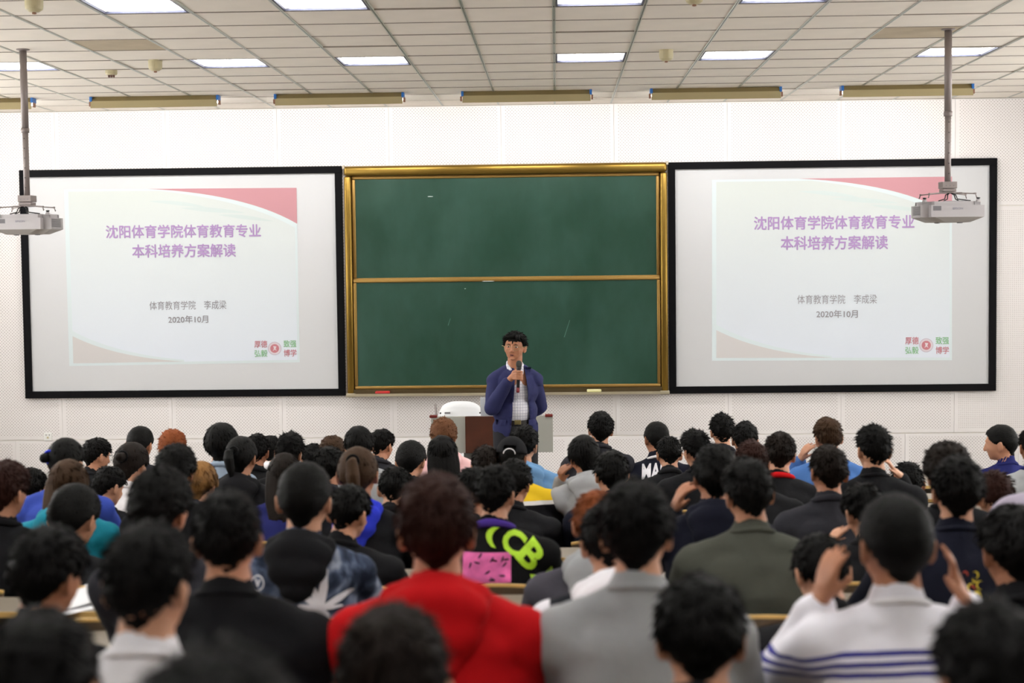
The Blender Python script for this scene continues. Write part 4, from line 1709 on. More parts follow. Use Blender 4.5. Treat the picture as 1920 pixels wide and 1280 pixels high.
def build_person(rec):
    global trouser_me
    i = rec['i']
    cx, top, w, row, pose, hstyle, hcol, gar, gc, label, op = PEOPLE[i]
    y0 = ROWS[row]
    zs = floor_z(y0) + .44
    H = at(cx, top, y0 + .1).z - zs
    fwd = .03 + .55 * max(0, .87 - H)
    fwd = min(fwd, .16)
    Dh = y0 + fwd
    tgt = at(cx, top, Dh - .02)
    H = tgt.z - zs
    pitch = -radians(4 + min(22, max(0, (.85 - H)) * 120) + op.get('pitch', 0))
    yaw = radians(op.get('yaw', RNG.uniform(-9, 9)))
    roll = radians(op.get('roll', RNG.uniform(-4, 4)))
    rot = (Matrix.Rotation(yaw, 3, 'Z') @ Matrix.Rotation(pitch, 3, 'X') @ Matrix.Rotation(roll, 3, 'Y'))
    hV, hF = hair_mesh(hstyle, 100 + i)
    wm = w / 2850 * (Dh - .02)
    base_w = hV[:, 0].max() - hV[:, 0].min()
    if hstyle in ('bun', 'long', 'ponytail'):
        base_w *= 1.04
    k = wm / base_w
    hs = min(1.10, max(.93, k))
    hw = min(1.16, max(.92, k / hs))
    hV = hV * np.array([hw, (1 + hw) / 2, (1 + hw) / 2]) + np.array(HC)
    lat = tgt.x - rec['x']
    # head centre must sit at tgt.x: the head turns about the neck
    s = 1.0
    hD = deform(hV, s, fwd, lat, 1, rot, hs, force_head=True)
    s = 1 + (H - hD[:, 2].max()) / .56
    s = min(1.16, max(.62, s))
    hD = deform(hV, s, fwd, lat, 1, rot, hs, force_head=True)
    dx = tgt.x - rec['x'] - (hD[:, 0].max() + hD[:, 0].min()) / 2
    lat += dx
    hD[:, 0] += dx
    wd = op.get('wide', RNG.uniform(1.02, 1.10))
    t = tag(empty('person', (rec['x'], y0, zs)), label, 'person')
    D = lambda V, fh=False: deform(V, s, fwd, lat, wd, rot, hs, force_head=fh)
    hm = hair_mat(hcol) if hstyle != 'hoodup' else cloth_mat(gc)
    body = np_mesh('body', D(BODY[pose][0]), BODY[pose][1], SKINS[i % 3], t)
    hname = 'hair' if hstyle != 'hoodup' else 'raised_hood'
    if hstyle == 'cap':
        ho = np_mesh('hair', hD, hF, hm, t)
        V = []
        F = []
        n = 28
        for a in range(9):
            el = radians(90 - a * 10.5)
            for k_ in range(n):
                az = 2 * pi * k_ / n
                V.append((.092 * sin(az) * cos(el), .112 * cos(az) * cos(el) - .004, .112 * sin(el) + .008))
        for a in range(8):
            for k_ in range(n):
                q = (a * n + k_, (a + 1) * n + k_, (a + 1) * n + (k_ + 1) % n, a * n + (k_ + 1) % n)
                az = 360 * (k_ + .5) / n
                if a >= 6 and abs(az - 180) < 28:
                    continue
                F.append(q)
        cp_ = np_mesh('cap', D(np.array(V) + np.array(HC), True), F, cloth_mat('black'), t)
        # white half-ring of the adjusting strap at the back
        B_ = MB()
        B_.tube([(.034 * cos(a), -.108 - .004, .008 + .030 * sin(a)) for a in [pi * k_ / 10 for k_ in range(11)]], .003, 6)
        np_mesh('opening_trim', D(np.array(B_.v) + np.array(HC), True), B_.f, cloth_mat('white'), cp_)
        # visor
        B_ = MB().box(-.07, .07, .09, .165, .018, .022, .001)
        np_mesh('visor', D(np.array(B_.v) + np.array(HC), True), B_.f, cloth_mat('black'), cp_)
    else:
        ho = np_mesh(hname, hD, hF, hm, t)
    if hstyle in ('long', 'ponytail', 'bun'):
        eV, eF = EXTRA[hstyle]
        eV = eV.copy()
        if hstyle == 'bun' and op.get('bun'):
            eV = eV + np.array([-.062, .03, .0])
        if hstyle == 'ponytail' and not op.get('tall'):
            eV = eV * np.array([1, 1, .7]) + np.array([-.02, .0, -.01])
        e = np_mesh({'long': 'long_strands', 'ponytail': 'ponytail', 'bun': 'bun'}[hstyle], D(eV * .98 * np.array([hw, 1, 1]) + np.array(HC), True), eF, hm, ho)
        if hstyle != 'long':
            cxx = -.04 if op.get('bun') else 0
            rr = .03 if hstyle == 'bun' else .024
            B_ = MB()
            zc, yc = (.018, -.105 + (.015 if op.get('bun') else 0)) if hstyle == 'bun' else (.05 if op.get('tall') else .025, -.115)
            B_.tube([(cxx + rr * cos(a), yc, zc + rr * sin(a)) for a in [2 * pi * k_ / 14 for k_ in range(15)]], .007 if hstyle == 'bun' else .006, 6, False)
            np_mesh('hair_tie', D(np.array(B_.v) + np.array(HC), True), B_.f, cloth_mat('hoodblue' if op.get('bun') else 'jetblack'), ho)
    garment = {'hoodie': 'hoodie', 'jacket': 'jacket', 'shirt': 'shirt', 'sweater': 'sweater', 'tshirt': 'shirt'}[gar]
    cl = np_mesh(garment, D(CLOTH[pose][0]), CLOTH[pose][1], cloth_mat(gc), t)
    if gar == 'hoodie' or op.get('hood'):
        hc_ = op.get('hood', gc)
        hc_ = {'blue': 'hoodblue'}.get(hc_, hc_)
        V = HOOD[0].copy()
        np_mesh('hood', D(V * np.array([1.0, 1.08, 1.0])), HOOD[1], cloth_mat(hc_), cl)
    elif gar in ('jacket', 'shirt'):
        cc = op.get('collar', gc)
        np_mesh('collar', D(COLLAR[0]), COLLAR[1], cloth_mat('red' if cc == 'red' else cc), cl)
    else:
        np_mesh('neckband', D(NECKBAND[0]), NECKBAND[1], cloth_mat(op.get('collar', gc if gc != 'stripes' else 'white')), cl)
    if trouser_me is None:
        tr_ = np_mesh('trousers', TROUSERS[0], TROUSERS[1], M_trouser, t)
        trouser_me = tr_.data
        for sd in (-1, 1):
            shoe_me[sd] = np_mesh('shoe', SHOES[sd][0], SHOES[sd][1], M_shoe, t).data
    else:
        link(bpy.data.objects.new('trousers', trouser_me), t)
        for sd in (-1, 1):
            link(bpy.data.objects.new('shoe', shoe_me[sd]), t)
    if op.get('glasses'):
        np_mesh('glasses', D(GL[0] + np.array(HC), True), GL[1], M_wire, t)
    PEOPLE_OBJ[label] = (t, cl, s, fwd, lat)
    return t


for rec in people:
    build_person(rec)


def who(part):
    for k, v in PEOPLE_OBJ.items():
        if part in k:
            return v
    raise KeyError(part)


def print_text(part, body, x0, x1, z0, z1, m, name, bold=.0, shear=0.0, rotd=0.0):
    t, cl, s, fwd, lat = who(part)
    v, f, asp = text_mesh(body, bold)
    cxx, cz = (x0 + x1) / 2, (z0 + z1) / 2
    pts = []
    for p in v:
        px, pz = (p[0] - .5) * (x1 - x0), (p[1] - .5) * (z1 - z0)
        px += shear * pz
        a = radians(rotd)
        pts.append((cxx + px * cos(a) - pz * sin(a), cz + px * sin(a) + pz * cos(a)))
    return decal(cl, cl, pts, f, m, name)


def local(part, px, py):
    """place on a person's back (own x, z) seen at a pixel"""
    t, cl, s, fwd, lat = who(part)
    p = at(px, py, t.location.y - .12 + fwd * .7)
    return p.x - t.location.x, p.z - t.location.z


M_pr_white = mat('print_white', srgb(228, 226, 232), .8)
M_pr_neon = mat('print_neon_green', srgb(176, 222, 36), .7, emit=None)
M_pr_pink = mat('print_pink', srgb(224, 104, 168), .8, noise_amt=.25, nscale=14)
M_pr_orange = mat('print_faded_orange', srgb(186, 128, 132), .9)
M_pr_yellow = mat('print_yellow', srgb(206, 182, 50), .8)
M_pr_red = mat('print_red', srgb(170, 60, 40), .8)
M_pr_ink = mat('print_ink', srgb(60, 24, 48), .8)

# white letters on the dark jersey
a, b = local('dark jersey', 1204, 893), local('dark jersey', 1252, 872)
print_text('dark jersey', 'MAK', a[0] - .0, b[0] + .01, a[1] - .015, b[1] + .01, M_pr_white, 'lettering', .03, .2, 6)
# faded block letters on the light blue hoodie
a = local('light blue hoodie', 1003, 908)
b = local('light blue hoodie', 994, 882)
print_text('light blue hoodie', 'FM', a[0] - .035, a[0] + .03, a[1] - .005, b[1] + .01, M_pr_orange, 'lettering', .01)
# neon letters running down the right shoulder
NP = 'neon green letters'
for ch, px, py, w_, h_, rd in (("(", 922, 1008, .05, .075, -15), ('C', 962, 1020, .085, .082, -30), ('B', 996, 1044, .085, .095, -48), ('X', 1018, 1085, .06, .085, -75)):
    p = local(NP, px, py)
    print_text(NP, ch, p[0] - w_ / 2, p[0] + w_ / 2, p[1] - h_ / 2, p[1] + h_ / 2, M_pr_neon, 'neon_letter', .035, 0, rd)
t_, cl_, s_, fw_, la_ = who(NP)
p0, p1 = local(NP, 868, 1088), local(NP, 958, 1036)
pts = [(p0[0], p0[1]), (p1[0], p0[1]), (p1[0], p1[1]), (p0[0], p1[1])]
pk = decal(cl_, cl_, pts, [(0, 1, 2, 3)], M_pr_pink, 'pink_print')
rg = random.Random(5)
for k in range(12):
    x_, z_ = rg.uniform(p0[0] + .02, p1[0] - .03), rg.uniform(p0[1] + .01, p1[1] - .015)
    a_ = rg.uniform(-.6, 1.2)
    pt_ = [(x_ + u_ * cos(a_) - w_ * sin(a_), z_ + u_ * sin(a_) + w_ * cos(a_)) for u_, w_ in ((0, 0), (.012, -.003), (.026, .001), (.022, .006), (.010, .004))]
    decal(cl_, cl_, pt_, [(0, 1, 2, 3, 4)], M_pr_ink, 'ink_stroke', .0055)
# white splash and round badge on the camouflage hoodie
CP = 'camouflage hoodie, black hood'
t_, cl_, s_, fw_, la_ = who(CP)
c0 = local(CP, 604, 1138)
for ang, L, w_ in ((168, .075, .018), (140, .105, .020), (112, .085, .024), (84, .125, .028), (28, .115, .022), (-60, .05, .03), (-110, .05, .03), (5, .07, .012)):
    a = radians(ang)
    u = Vector((cos(a), sin(a)))
    n_ = Vector((-sin(a), cos(a)))
    c = Vector(c0)
    pts = [c - n_ * w_ * .35, c + u * L * .55 - n_ * w_ * .5, c + u * L * .95 - n_ * w_ * .22, c + u * L, c + u * L * .9 + n_ * w_ * .3, c + u * L * .5 + n_ * w_ * .5, c + n_ * w_ * .35]
    decal(cl_, cl_, [(q.x, q.y) for q in pts], [tuple(range(7))], M_pr_white, 'white_splash', .004 + .0004 * (ang % 5))
c0 = Vector(local(CP, 481, 1095))
ringp = [c0 + Vector((cos(2 * pi * k / 20), sin(2 * pi * k / 20))) * .024 for k in range(20)] + [c0 + Vector((cos(2 * pi * k / 20), sin(2 * pi * k / 20))) * .020 for k in range(20)]
decal(cl_, cl_, [(q.x, q.y) for q in ringp], [(k, (k + 1) % 20, 20 + (k + 1) % 20, 20 + k) for k in range(20)], M_pr_white, 'badge_ring')
v, f, asp = text_mesh('V', .04)
decal(cl_, cl_, [(c0.x - .011 + .022 * p[0], c0.y - .012 + .024 * p[1]) for p in v], f, M_pr_white, 'badge_letter')
# yellow scroll print with flowers on the black sweater
YP = 'sweater with yellow print'
t_, cl_, s_, fw_, la_ = who(YP)
c0 = Vector(local(YP, 1822, 1092))
rg = random.Random(9)
for k in range(16):
    c = c0 + Vector((rg.uniform(-.055, .055), rg.uniform(-.05, .05)))
    r = rg.uniform(.008, .016)
    a0 = rg.uniform(0, 6)
    pts = []
    for q in range(11):
        a = a0 + q * .42
        pts.append(c + Vector((cos(a), sin(a))) * r)
    for q in range(10, -1, -1):
        a = a0 + q * .42
        pts.append(c + Vector((cos(a), sin(a))) * (r - .0055 * sin(pi * q / 10 + .05)))
    decal(cl_, cl_, [(q.x, q.y) for q in pts], [(q, q + 1, 20 - q, 21 - q) for q in range(10)], M_pr_yellow if k % 4 else M_pr_red, 'scroll_print', .004)

# ================================================================ the speaker
sp = tag(empty('person', (-.355, 12.67, 0), radians(180 + 9)),
         'standing speaker in navy blazer and checked white shirt holding a microphone', 'person')
B = Blob()
B.e((0, 0, .93), (.155, .11, .12)).e((0, .01, 1.08), (.145, .115, .14)).e((0, 0, 1.27), (.155, .11, .17)).e((0, -.01, 1.37), (.12, .06, .05))
B.c((0, -.01, 1.37), (0, .012, 1.53), .064, .060)
for s in (-1, 1):
    B.chain([(s * .09, 0, .92), (s * .10, .01, .5), (s * .105, -.01, .09)], [.088, .058, .04])
    B.c((s * .105, -.03, .045), (s * .125, .15, .035), .04, .032)
HAND_P = Vector((.012, .235, 1.385))
# the right hand holds the microphone, the left arm goes behind the back
shR, elR, wrR = (.163, 0, 1.330), (.205, .09, 1.11), (.085, .215, 1.335)
B.e(shR, (.050, .05, .05)).c((.06, -.01, 1.38), shR, .04, .045)
B.chain([shR, elR], [.048, .040]).chain([elR, wrR], [.041, .027])
shL, elL, wrL = (-.163, 0, 1.330), (-.222, -.10, 1.09), (-.07, -.175, .99)
B.e(shL, (.050, .05, .05)).c((-.06, -.01, 1.38), shL, .04, .045)
B.chain([shL, elL], [.048, .040]).chain([elL, wrL], [.041, .027])
hand(B, wrL, (.95, -.05, -.1), (0, 1, .2), 1, curl=.3)
# gripping hand: palm beside the microphone, fingers wrapped round its far side
MICX, MICY = .005, .262
B.chain([wrR, (.05, .240, 1.375)], [.026, .027])
B.e((.042, .245, 1.385), (.022, .030, .040))
for k, zz in enumerate((1.418, 1.397, 1.377, 1.358)):
    r = .0095
    pts = [(.045, .262, zz), (.022, .291, zz + .002), (-.008, .296, zz), (-.024, .280, zz - .003), (-.022, .262, zz - .004)]
    B.chain(pts, [r * 1.1, r * 1.05, r, r * .9, r * .8])
B.chain([(.042, .228, 1.395), (.02, .232, 1.425), (-.004, .240, 1.436)], [.013, .011, .009])
V, F = B.grow(.0055, 16000, 2)
np_mesh('body', V, F, SKINS[1], sp)

# head: its own surface fused to the neck, turned towards the right of the picture
Bh = Blob()
hc = Vector((0, .018, 1.612))
head_parts(Bh, (0, 0, 0), 1.0)
Bh.c((0, -.01, -.05), (0, -.02, -.12), .059, .057).e((0, .042, -.062), (.056, .048, .048)).e((.03, .06, -.045), (.028, .02, .03)).e((-.03, .06, -.045), (.028, .02, .03))
HV, HF_ = Bh.grow(.004, 9000, 2)
# eye sockets pressed in
for s in (-1, 1):
    d = np.sqrt(((HV - np.array([s * .031, .092, .0])) ** 2 / np.array([.018, .02, .011]) ** 2).sum(1))
    HV[:, 1] -= np.clip(1 - d, 0, 1) * .012
RH = (Matrix.Rotation(radians(-22), 3, 'Z') @ Matrix.Rotation(radians(-3), 3, 'X') @ Matrix.Rotation(radians(-3), 3, 'Y'))
RHn = np.array(RH)


def HT(V_, grow=1.04):
    return (np.array(V_) * np.array([1.07, 1.03, 1.01])) @ RHn.T + np.array(hc[:])


np_mesh('head', HT(HV), HF_, SKINS[1], sp)
hd = sp.children[-1]
M_eye = mat('eye_white', srgb(225, 220, 214), .2)
M_iris = mat('eye_dark', srgb(28, 18, 14), .15)
M_lip = mat('lip', srgb(158, 88, 78), .5)
M_brow = mat('eyebrow_hair', (.01, .008, .007), .7)
for s in (-1, 1):
    v_, f_2 = ellip((s * .031, .078, .001), (.0125, .010, .0052), n=16)
    e = np_mesh('eyeball', HT(v_), f_2, M_eye, hd)
    v_, f_2 = ellip((s * .031, .0865, .001), (.0055, .003, .0052), n=12)
    np_mesh('iris', HT(v_), f_2, M_iris, hd)
    b = MB().tube([(s * .014, .091, .018), (s * .028, .092, .024), (s * .048, .082, .019)], [.002, .0035, .0015], 6)
    np_mesh('eyebrow', HT(b.v), b.f, M_brow, hd)
b = MB().tube([(-.022, .083, -.063), (-.009, .0895, -.060), (0, .0895, -.0615), (.009, .0895, -.060), (.022, .083, -.063)], [.001, .0035, .003, .0035, .001], 6)
np_mesh('upper_lip', HT(b.v), b.f, M_lip, hd)
b = MB().tube([(-.018, .084, -.070), (0, .0895, -.073), (.018, .084, -.070)], [.001, .0045, .001], 6)
np_mesh('lower_lip', HT(b.v), b.f, M_lip, hd)
b = MB().tube([(-.013, .088, -.0665), (.013, .088, -.0665)], .0025, 6)
np_mesh('mouth_gap', HT(b.v), b.f, M_iris, hd)
hV, hF = hair_mesh('short', 991)
hV = hV * np.array([1.02, .99, 1.01])
hV[:, 2] += np.where(hV[:, 1] > .03, np.clip((.09 - hV[:, 2]) * .45, 0, .03), 0)
np_mesh('hair', HT(hV), hF, hair_mat('black'), sp)
b = MB()
for k in range(7, 9):      # side-swept fringe
    u = k / 8
    b.tube([(.035 - .01 * u - .07 * u, .075, .105 - .008 * u), (.03 - .085 * u, .108, .075 - .008 * u), (.028 - .098 * u, .099 - .015 * u, .043 + .004 * u)], [.014, .012, .003], 6)
np_mesh('fringe', HT(b.v), b.f, hair_mat('black'), sp)
gV, gF = GL
np_mesh('glasses', HT(np.array(gV) * np.array([1.05, 1.02, 1])), gF, mat('gold_wire', srgb(170, 150, 110), .3, metal=.8), sp)

# checked shirt
M_check = mat('checked_shirt', srgb(225, 226, 232), .85)
q = NB(M_check)
x, y, z, vec = q.xyz()
wob = q.node('ShaderNodeTexNoise')
wob.inputs['Scale'].default_value = 8
q.nt.links.new(vec, wob.inputs['Vector'])
xx = q.m('ADD', x, q.m('MULTIPLY', wob.outputs[0], .01))
l1 = q.m('LESS_THAN', q.m('FRACT', q.m('DIVIDE', xx, .022)), .13)
l2 = q.m('LESS_THAN', q.m('FRACT', q.m('DIVIDE', z, .024)), .13)
q.base(q.mix(q.m('MULTIPLY', q.m('MAXIMUM', l1, l2), .55), srgb(226, 226, 234), srgb(92, 96, 140)))
B = Blob()
B.e((0, .0, .98), (.140, .120, .06)).e((0, .012, 1.08), (.142, .127, .14)).e((0, .002, 1.24), (.150, .118, .17)).e((0, -.01, 1.36), (.13, .07, .05))
V, F = B.grow(.010, 4000, 3)
me = bpy.data.meshes.new('tmp')
me.from_pydata(V.tolist(), [], F)
N = np.array([v.normal[:] for v in me.vertices])
V = V + N * np.array([noise.noise(Vector((p[0] * 16, p[1] * 8, p[2] * 7))) * .009 for p in V])[:, None]
shirt = np_mesh('shirt', V, F, M_check, sp)
B = Blob()
for s in (-1, 1):
    B.chain([(0, -.075, 1.475), (s * .055, -.045, 1.475), (s * .064, .012, 1.455), (s * .045, .06, 1.42), (s * .022, .085, 1.385)], [.012, .012, .012, .013, .008])
    B.chain([(s * .064, .012, 1.445), (s * .055, .062, 1.395), (s * .045, .09, 1.36)], [.011, .012, .007])
V, F = B.grow(.005, 2500, 2)
np_mesh('shirt_collar', V, F, M_check, shirt)
b = MB()
for k in range(5):
    b.tube([(0, .122 + .012 * (k < 4), 1.05 + k * .062), (0, .129 + .012 * (k < 4), 1.05 + k * .062)], .0055, 8)
np_mesh('button', b.v, b.f, mat('button_white', srgb(200, 200, 206), .4), shirt)

# trousers, belt, shoes
M_black_cloth = mat('cloth_black_trousers', srgb(24, 24, 30), .9, noise_amt=.1)
B = Blob()
B.e((0, 0, .92), (.168, .130, .09))
for s in (-1, 1):
    B.chain([(s * .088, 0, .90), (s * .105, .01, .5), (s * .108, -.012, .09)], [.105, .080, .062])
V, F = B.grow(.012, 4000, 3)
np_mesh('trousers', V, F, M_black_cloth, sp)
ring = [(.158 * cos(a), .002 + .126 * sin(a), .985 + .004 * sin(3 * a)) for a in [2 * pi * k / 36 for k in range(37)]]
v, f = [], []
for k, p in enumerate(ring):
    v += [(p[0] * 1.0, p[1], p[2] - .017), (p[0] * 1.0, p[1], p[2] + .017), (p[0] * .95, p[1] * .95, p[2] + .017), (p[0] * .95, p[1] * .95, p[2] - .017)]
for k in range(36):
    a, c = k * 4, (k + 1) * 4
    f += [(a, c, c + 1, a + 1), (a + 1, c + 1, c + 2, a + 2), (a + 2, c + 2, c + 3, a + 3), (a + 3, c + 3, c, a)]
belt = mesh_obj('belt', v, f, mat('belt_leather', srgb(26, 22, 20), .4), sp)
MB().box(-.03, .025, .124, .136, .966, 1.004, .003).build('buckle', mat('brass_buckle', srgb(140, 130, 90), .3, metal=.7), belt)
for s in (-1, 1):
    B = Blob()
    B.c((s * .105, -.035, .05), (s * .128, .17, .04), .05, .04)
    V, F = B.grow(.008, 1000, 2)
    V[:, 2] = np.maximum(V[:, 2], .001)
    np_mesh('shoe', V, F, mat('black_leather', srgb(18, 18, 18), .3), sp)

# blazer: fused torso and sleeves, cut open along the front
M_blazer = mat('blazer_navy', srgb(28, 33, 82), .85, noise_amt=.08, nscale=5, bump=.1, bscale=160)
B = Blob()
B.e((0, -.004, .93), (.192, .140, .13)).e((0, 0, 1.06), (.186, .146, .16)).e((0, 0, 1.25), (.192, .144, .19)).e((0, -.008, 1.35), (.16, .088, .065)).e((0, -.03, 1.41), (.09, .058, .05))
for s in (-1, 1):
    B.e((s * .168, 0, 1.322), (.068, .068, .064)).c((s * .06, -.015, 1.405), (s * .165, 0, 1.335), .052, .058)
B.chain([shR, elR], [.062, .060]).chain([elR, Vector(elR).lerp(Vector(wrR), .93)], [.062, .044])
B.chain([shL, elL], [.062, .058]).chain([elL, Vector(elL).lerp(Vector(wrL), .9)], [.060, .045])
V, F = B.grow(.007, 15000, 12)
me = bpy.data.meshes.new('tmp')
me.from_pydata(V.tolist(), [], F)
N = np.array([v.normal[:] for v in me.vertices])
dd = np.array([noise.noise(Vector((p[0] * 9, p[1] * 9, p[2] * 8))) * .6 + noise.noise(Vector((p[0] * 20, p[1] * 18, p[2] * 14))) * .4 for p in V])
V = V + N * (dd * .010)[:, None]
full_bvh = BVHTree.FromPolygons([Vector(p) for p in V], F)


def open_w(z):
    return float(np.interp(z, [.70, .84, .95, 1.10, 1.25, 1.36, 1.46], [.13, .105, .080, .070, .062, .052, .045]))


CXO = -.030
keep = []
for f_3 in F:
    c = sum((Vector(V[i]) for i in f_3), Vector()) / len(f_3)
    if c.z < .825:
        continue
    if c.z > 1.475 and abs(c.x) < .12:
        continue
    sleeve = c.y > .165 or (c.x > .12 and c.y > .11)
    if c.y > .03 and abs(c.x - CXO) < open_w(c.z) and not sleeve:
        continue
    keep.append(f_3)
# snap the cut edges to straight lines
used = sorted({i for f_3 in keep for i in f_3})
ix = {a: b for b, a in enumerate(used)}
V2 = V[used].copy()
cnt = {}
for f_3 in keep:
    for a, b_ in zip(f_3, f_3[1:] + f_3[:1]):
        e = (min(a, b_), max(a, b_))
        cnt[e] = cnt.get(e, 0) + 1
for (a, b_), n_ in cnt.items():
    if n_ == 1:
        for i in (a, b_):
            p = V2[ix[i]]
            if p[1] > .03 and .86 < p[2] < 1.43 and abs(p[0] - CXO) < open_w(p[2]) + .02 and p[1] < .165:
                p[0] = CXO + math.copysign(open_w(p[2]), p[0] - CXO)
            elif p[2] < .86:
                p[2] = .825
blz = np_mesh('blazer', V2, [tuple(ix[i] for i in f_3) for f_3 in keep], M_blazer, sp)
so_ = blz.modifiers.new('s', 'SOLIDIFY')
so_.thickness = .007
so_.offset = 1
# lapels, pocket flaps
for s in (-1, 1):
    outl = [(0.0, 1.16), (.026, 1.23), (.062, 1.315), (.070, 1.345), (.050, 1.352), (.060, 1.375), (.050, 1.42), (.0, 1.445)]
    v, f = [], []
    n = 12
    for k in range(n + 1):
        z_ = 1.15 + (1.44 - 1.15) * k / n
        wl = float(np.interp(z_, [1.15, 1.25, 1.335, 1.35, 1.36, 1.40, 1.44], [.002, .040, .066, .066, .048, .056, .05]))
        for j in range(5):
            x_ = CXO + s * (open_w(z_) - .004 + wl * j / 4)
            h = full_bvh.ray_cast(Vector((x_, .5, z_)), Vector((0, -1, 0)))
            y_ = h[0].y if h[0] is not None and h[0].y < .17 else .10
            if z_ > 1.33 and y_ < .02:
                y_ = .02
            v.append((x_, y_ + .017, z_))
            v.append((x_, y_ + .006, z_))
    for k in range(n):
        for j in range(4):
            a = (k * 5 + j) * 2
            c = ((k + 1) * 5 + j) * 2
            f.append((a, a + 2, c + 2, c))
            f.append((a + 1, c + 1, c + 3, a + 3))
    for k in range(n):
        for j in (0, 4):
            a, c = (k * 5 + j) * 2, ((k + 1) * 5 + j) * 2
            f.append((a, c, c + 1, a + 1))
    mesh_obj('lapel', v, f, M_blazer, blz)
    pts = []
    v, f = [], []
    for k in range(7):
        x_ = s * (.095 + .085 * k / 6)
        for z_ in (1.005, .96):
            h = full_bvh.ray_cast(Vector((x_, .5, z_)), Vector((0, -1, 0)))
            y_ = h[0].y if h[0] is not None else .08
            v += [(x_, y_ + .014, z_), (x_, y_ + .007, z_)]
    for k in range(6):
        a = k * 4
        f += [(a, a + 4, a + 6, a + 2), (a + 1, a + 3, a + 7, a + 5), (a, a + 1, a + 5, a + 4), (a + 2, a + 6, a + 7, a + 3)]
    mesh_obj('pocket_flap', v, f, M_blazer, blz)

# microphone, held upright below the chin
mic = tag(empty('microphone'), 'dark handheld microphone with red base in the speaker\'s hand', 'microphone')
mw = sp.matrix_basis @ Vector((MICX, MICY, 1.385))
R_ = Matrix.Translation(sp.location) @ Matrix.Rotation(radians(189), 4, 'Z')
mw = R_ @ Vector((MICX, MICY + .008, 1.385))
mic.location = mw
mic.rotation_euler = (radians(6), radians(3), 0)
MB().lathe([(.013, -.10), (.0155, .03), (.019, .05)], n=18).build('handle', mat('mic_black', srgb(34, 34, 38), .4), mic, True)
MB().lathe([(.019, .05), (.0215, .062), (.0215, .066), (.019, .068)], n=18).build('collar_ring', mat('mic_grey', srgb(90, 92, 94), .35, metal=.5), mic, True)
MB().lathe([(.019, .068), (.024, .082), (.0245, .098), (.021, .113), (.012, .122), (.002, .124)], n=18).build('grille', mat('mic_mesh', srgb(62, 66, 62), .5, metal=.5, bump=.8, bscale=600), mic, True)
MB().lathe([(.0125, -.142), (.014, -.13), (.0132, -.10)], n=18).build('base_cap', mat('mic_red', srgb(118, 20, 30), .4), mic, True)

# ================================================================ seats and long desks
M_ply = mat('beech_plywood', srgb(96, 78, 56), .5, noise_amt=.12, nscale=3)
M_edge = mat('pale_plywood_edge', srgb(216, 176, 106), .45)
M_leg = mat('grey_steel_leg', srgb(90, 92, 94), .45, metal=.3)
M_dtop = mat('laminate_desk_top', srgb(128, 118, 104), .4, noise_amt=.08, nscale=5)
M_dfront = mat('desk_front_board', srgb(96, 88, 76), .6)


def seat_proto():
    t = empty('lecture_chair')
    nx = 12
    v, f = [], []
    W = .218
    for i in range(nx + 1):
        u = i / nx * 2 - 1
        yb = -.215 + .03 * (u * u)
        top = .384 - .022 * abs(u) ** 2.2
        for (dy, zz) in ((0, .10), (0, top), (.014, top), (.014, .10)):
            v.append((u * W, yb + dy - .03 * (zz - .1), zz))
    for i in range(nx):
        for k in range(4):
            a = i * 4 + k
            b = i * 4 + (k + 1) % 4
            f.append((a, b, b + 4, a + 4))
    f += [(0, 1, 2, 3), tuple(nx * 4 + k for k in (3, 2, 1, 0))]
    o = mesh_obj('backrest', v, f, M_ply, t)
    v, f = [], []
    for i in range(nx + 1):
        u = i / nx * 2 - 1
        yb = -.215 + .03 * (u * u)
        top = .384 - .022 * abs(u) ** 2.2
        for (dy, zz) in ((-.001, top - .008), (-.001, top + .002), (.015, top + .002), (.015, top - .008)):
            v.append((u * (W + .001), yb + dy - .03 * (zz - .1), zz))
    for i in range(nx):
        for k in range(4):
            a = i * 4 + k
            b = i * 4 + (k + 1) % 4
            f.append((a, b, b + 4, a + 4))
    f += [(0, 1, 2, 3), tuple(nx * 4 + k for k in (3, 2, 1, 0))]
    mesh_obj('edge_band', v, f, M_edge, o)
    MB().box(-.21, .21, -.17, .21, -.028, -.012, .006).build('seat', M_ply, t)
    for s in (-1, 1):
        MB().tube([(s * .19, -.23, .3), (s * .19, -.19, -.02), (s * .19, -.12, -.05)], .011, 6).build('bracket', M_leg, t)
        MB().box(s * .19 - .012, s * .19 + .012, -.14, -.09, -.44, -.03).build('leg', M_leg, t)
    return t


seat0 = seat_proto()
firsts = True


def place_seat(x, y, label, group=None):
    global firsts
    o = seat0 if firsts else copy_tree(seat0)
    firsts = False
    o.location = (x, y, floor_z(y) + .44)
    tag(o, label, 'chair', group)
    return o


for rec in people:
    lab = PEOPLE[rec['i']][9]
    place_seat(rec['x'], ROWS[rec['row']], 'plywood lecture chair of the ' + lab, 'lecture chairs')
# empty seats whose backs show between people
for px, row, lab in ((172, 5, 'empty plywood chair back beside the loose papers, lower left'),
                     (1472, 5, 'empty plywood chair back between olive grey sweater and striped top'),
                     (545, 4, 'empty plywood chair back left of the bright red hoodie'),
                     (1478, 4, 'empty plywood chair back left of the striped top, bottom edge')):
    y = ROWS[row]
    x = at(px, 1165 if row == 5 else 1262, y - .2).x
    near = [r_['x'] for r_ in people if r_['row'] == row]
    for _ in range(30):
        for n_ in near:
            if abs(x - n_) < .455:
                x = n_ + math.copysign(.455, x - n_)
    if all(abs(x - n_) > .44 for n_ in near):
        place_seat(x, y, lab)

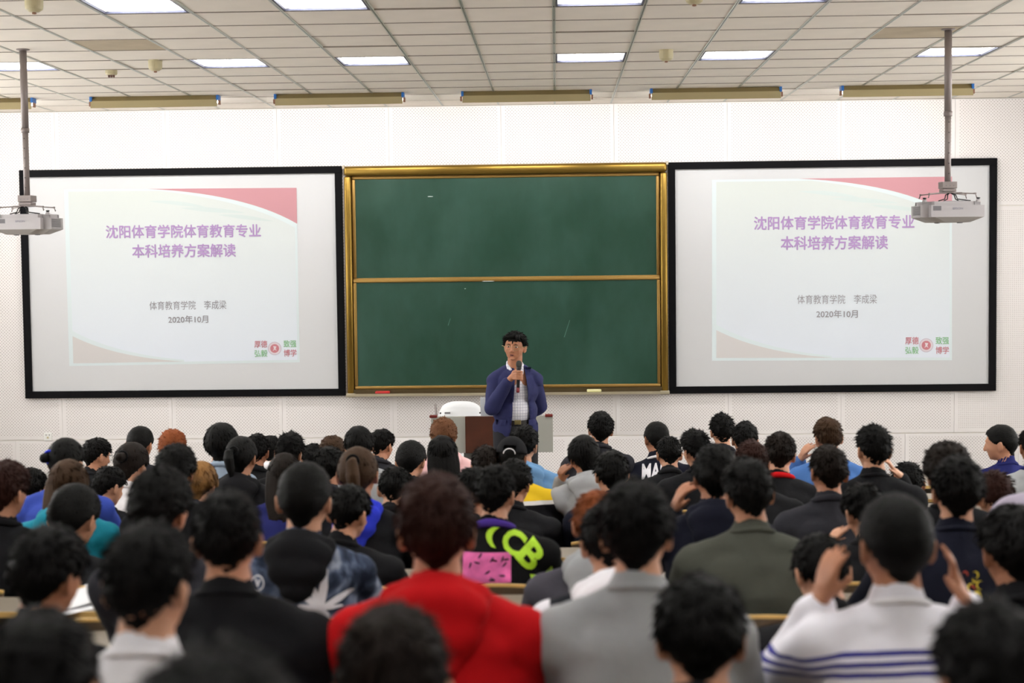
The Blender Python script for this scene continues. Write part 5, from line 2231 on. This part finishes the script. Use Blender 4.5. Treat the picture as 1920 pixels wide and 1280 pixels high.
rowname = ['rearmost', 'second from the back', 'third from the back', 'fourth from the back', 'fifth from the back', 'sixth from the back',
           'middle', 'sixth from the front', 'fifth from the front', 'fourth from the front', 'third from the front', 'second from the front', 'foremost']
for r, y in enumerate(ROWS):
    z = floor_z(y)
    t = tag(empty('long_desk', (0, y, z)), 'long continuous desk with pale top before the %s row of seats' % rowname[r], 'desk', 'tiered long desks')
    xl, xr = -5.2, 4.6
    MB().box(xl, xr, .27, .515, .715, .735, .004).build('desk_top', M_dtop, t)
    MB().box(xl, xr, .268, .272, .715, .735).build('edge_band', M_edge, t)
    MB().box(xl, xr, .495, .51, .40, .715).build('front_board', M_dfront, t)
    for k in range(8):
        xk = xl + .1 + (xr - xl - .2) * k / 7
        MB().box(xk - .015, xk + .015, .33, .49, -.10 if r < 12 and floor_z(y + .5) < z else 0, .715).build('leg', M_leg, t) if False else \
            MB().box(xk - .015, xk + .015, .33, .49, 0, .715).build('leg', M_leg, t)

# loose papers, pens
M_paper = mat('white_paper', srgb(235, 235, 238), .8)


def sheet(x, y, z, rz, label, w=.21, h=.29, curl=.0, tilt=0.0):
    v, f = [], []
    n = 6
    for i in range(n + 1):
        for k in range(2):
            u = i / n
            v.append(((k - .5) * w, (u - .5) * h, curl * (u ** 2.2)))
    for i in range(n):
        a = i * 2
        f.append((a, a + 1, a + 3, a + 2))
    o = mesh_obj('paper_sheet', v, f, M_paper)
    so = o.modifiers.new('s', 'SOLIDIFY')
    so.thickness = .0008
    o.location = (x, y, z)
    o.rotation_euler = (tilt, 0, rz)
    return tag(o, label, 'paper')


row = 5
y = ROWS[row] + .39
zt = floor_z(ROWS[row]) + .7365
p = at(150, 1120, y)
sheet(p.x, y, zt, radians(-35), 'white sheet lying on the desk at lower left, lower of two')
sheet(p.x - .03, y + .02, zt + .002, radians(-48), 'white sheet with raised corner at lower left, upper of two', curl=.05)
y = ROWS[4] + .36
p = at(1437, 1222, y)
sheet(p.x, y - .02, floor_z(ROWS[4]) + .7365, radians(20), 'white sheet on the desk left of the striped top')
y = ROWS[8] + .39
p = at(212, 958, y)
sheet(p.x, y, floor_z(ROWS[8]) + .7365, radians(30), 'white sheet on the desk beside the bowing person in black')
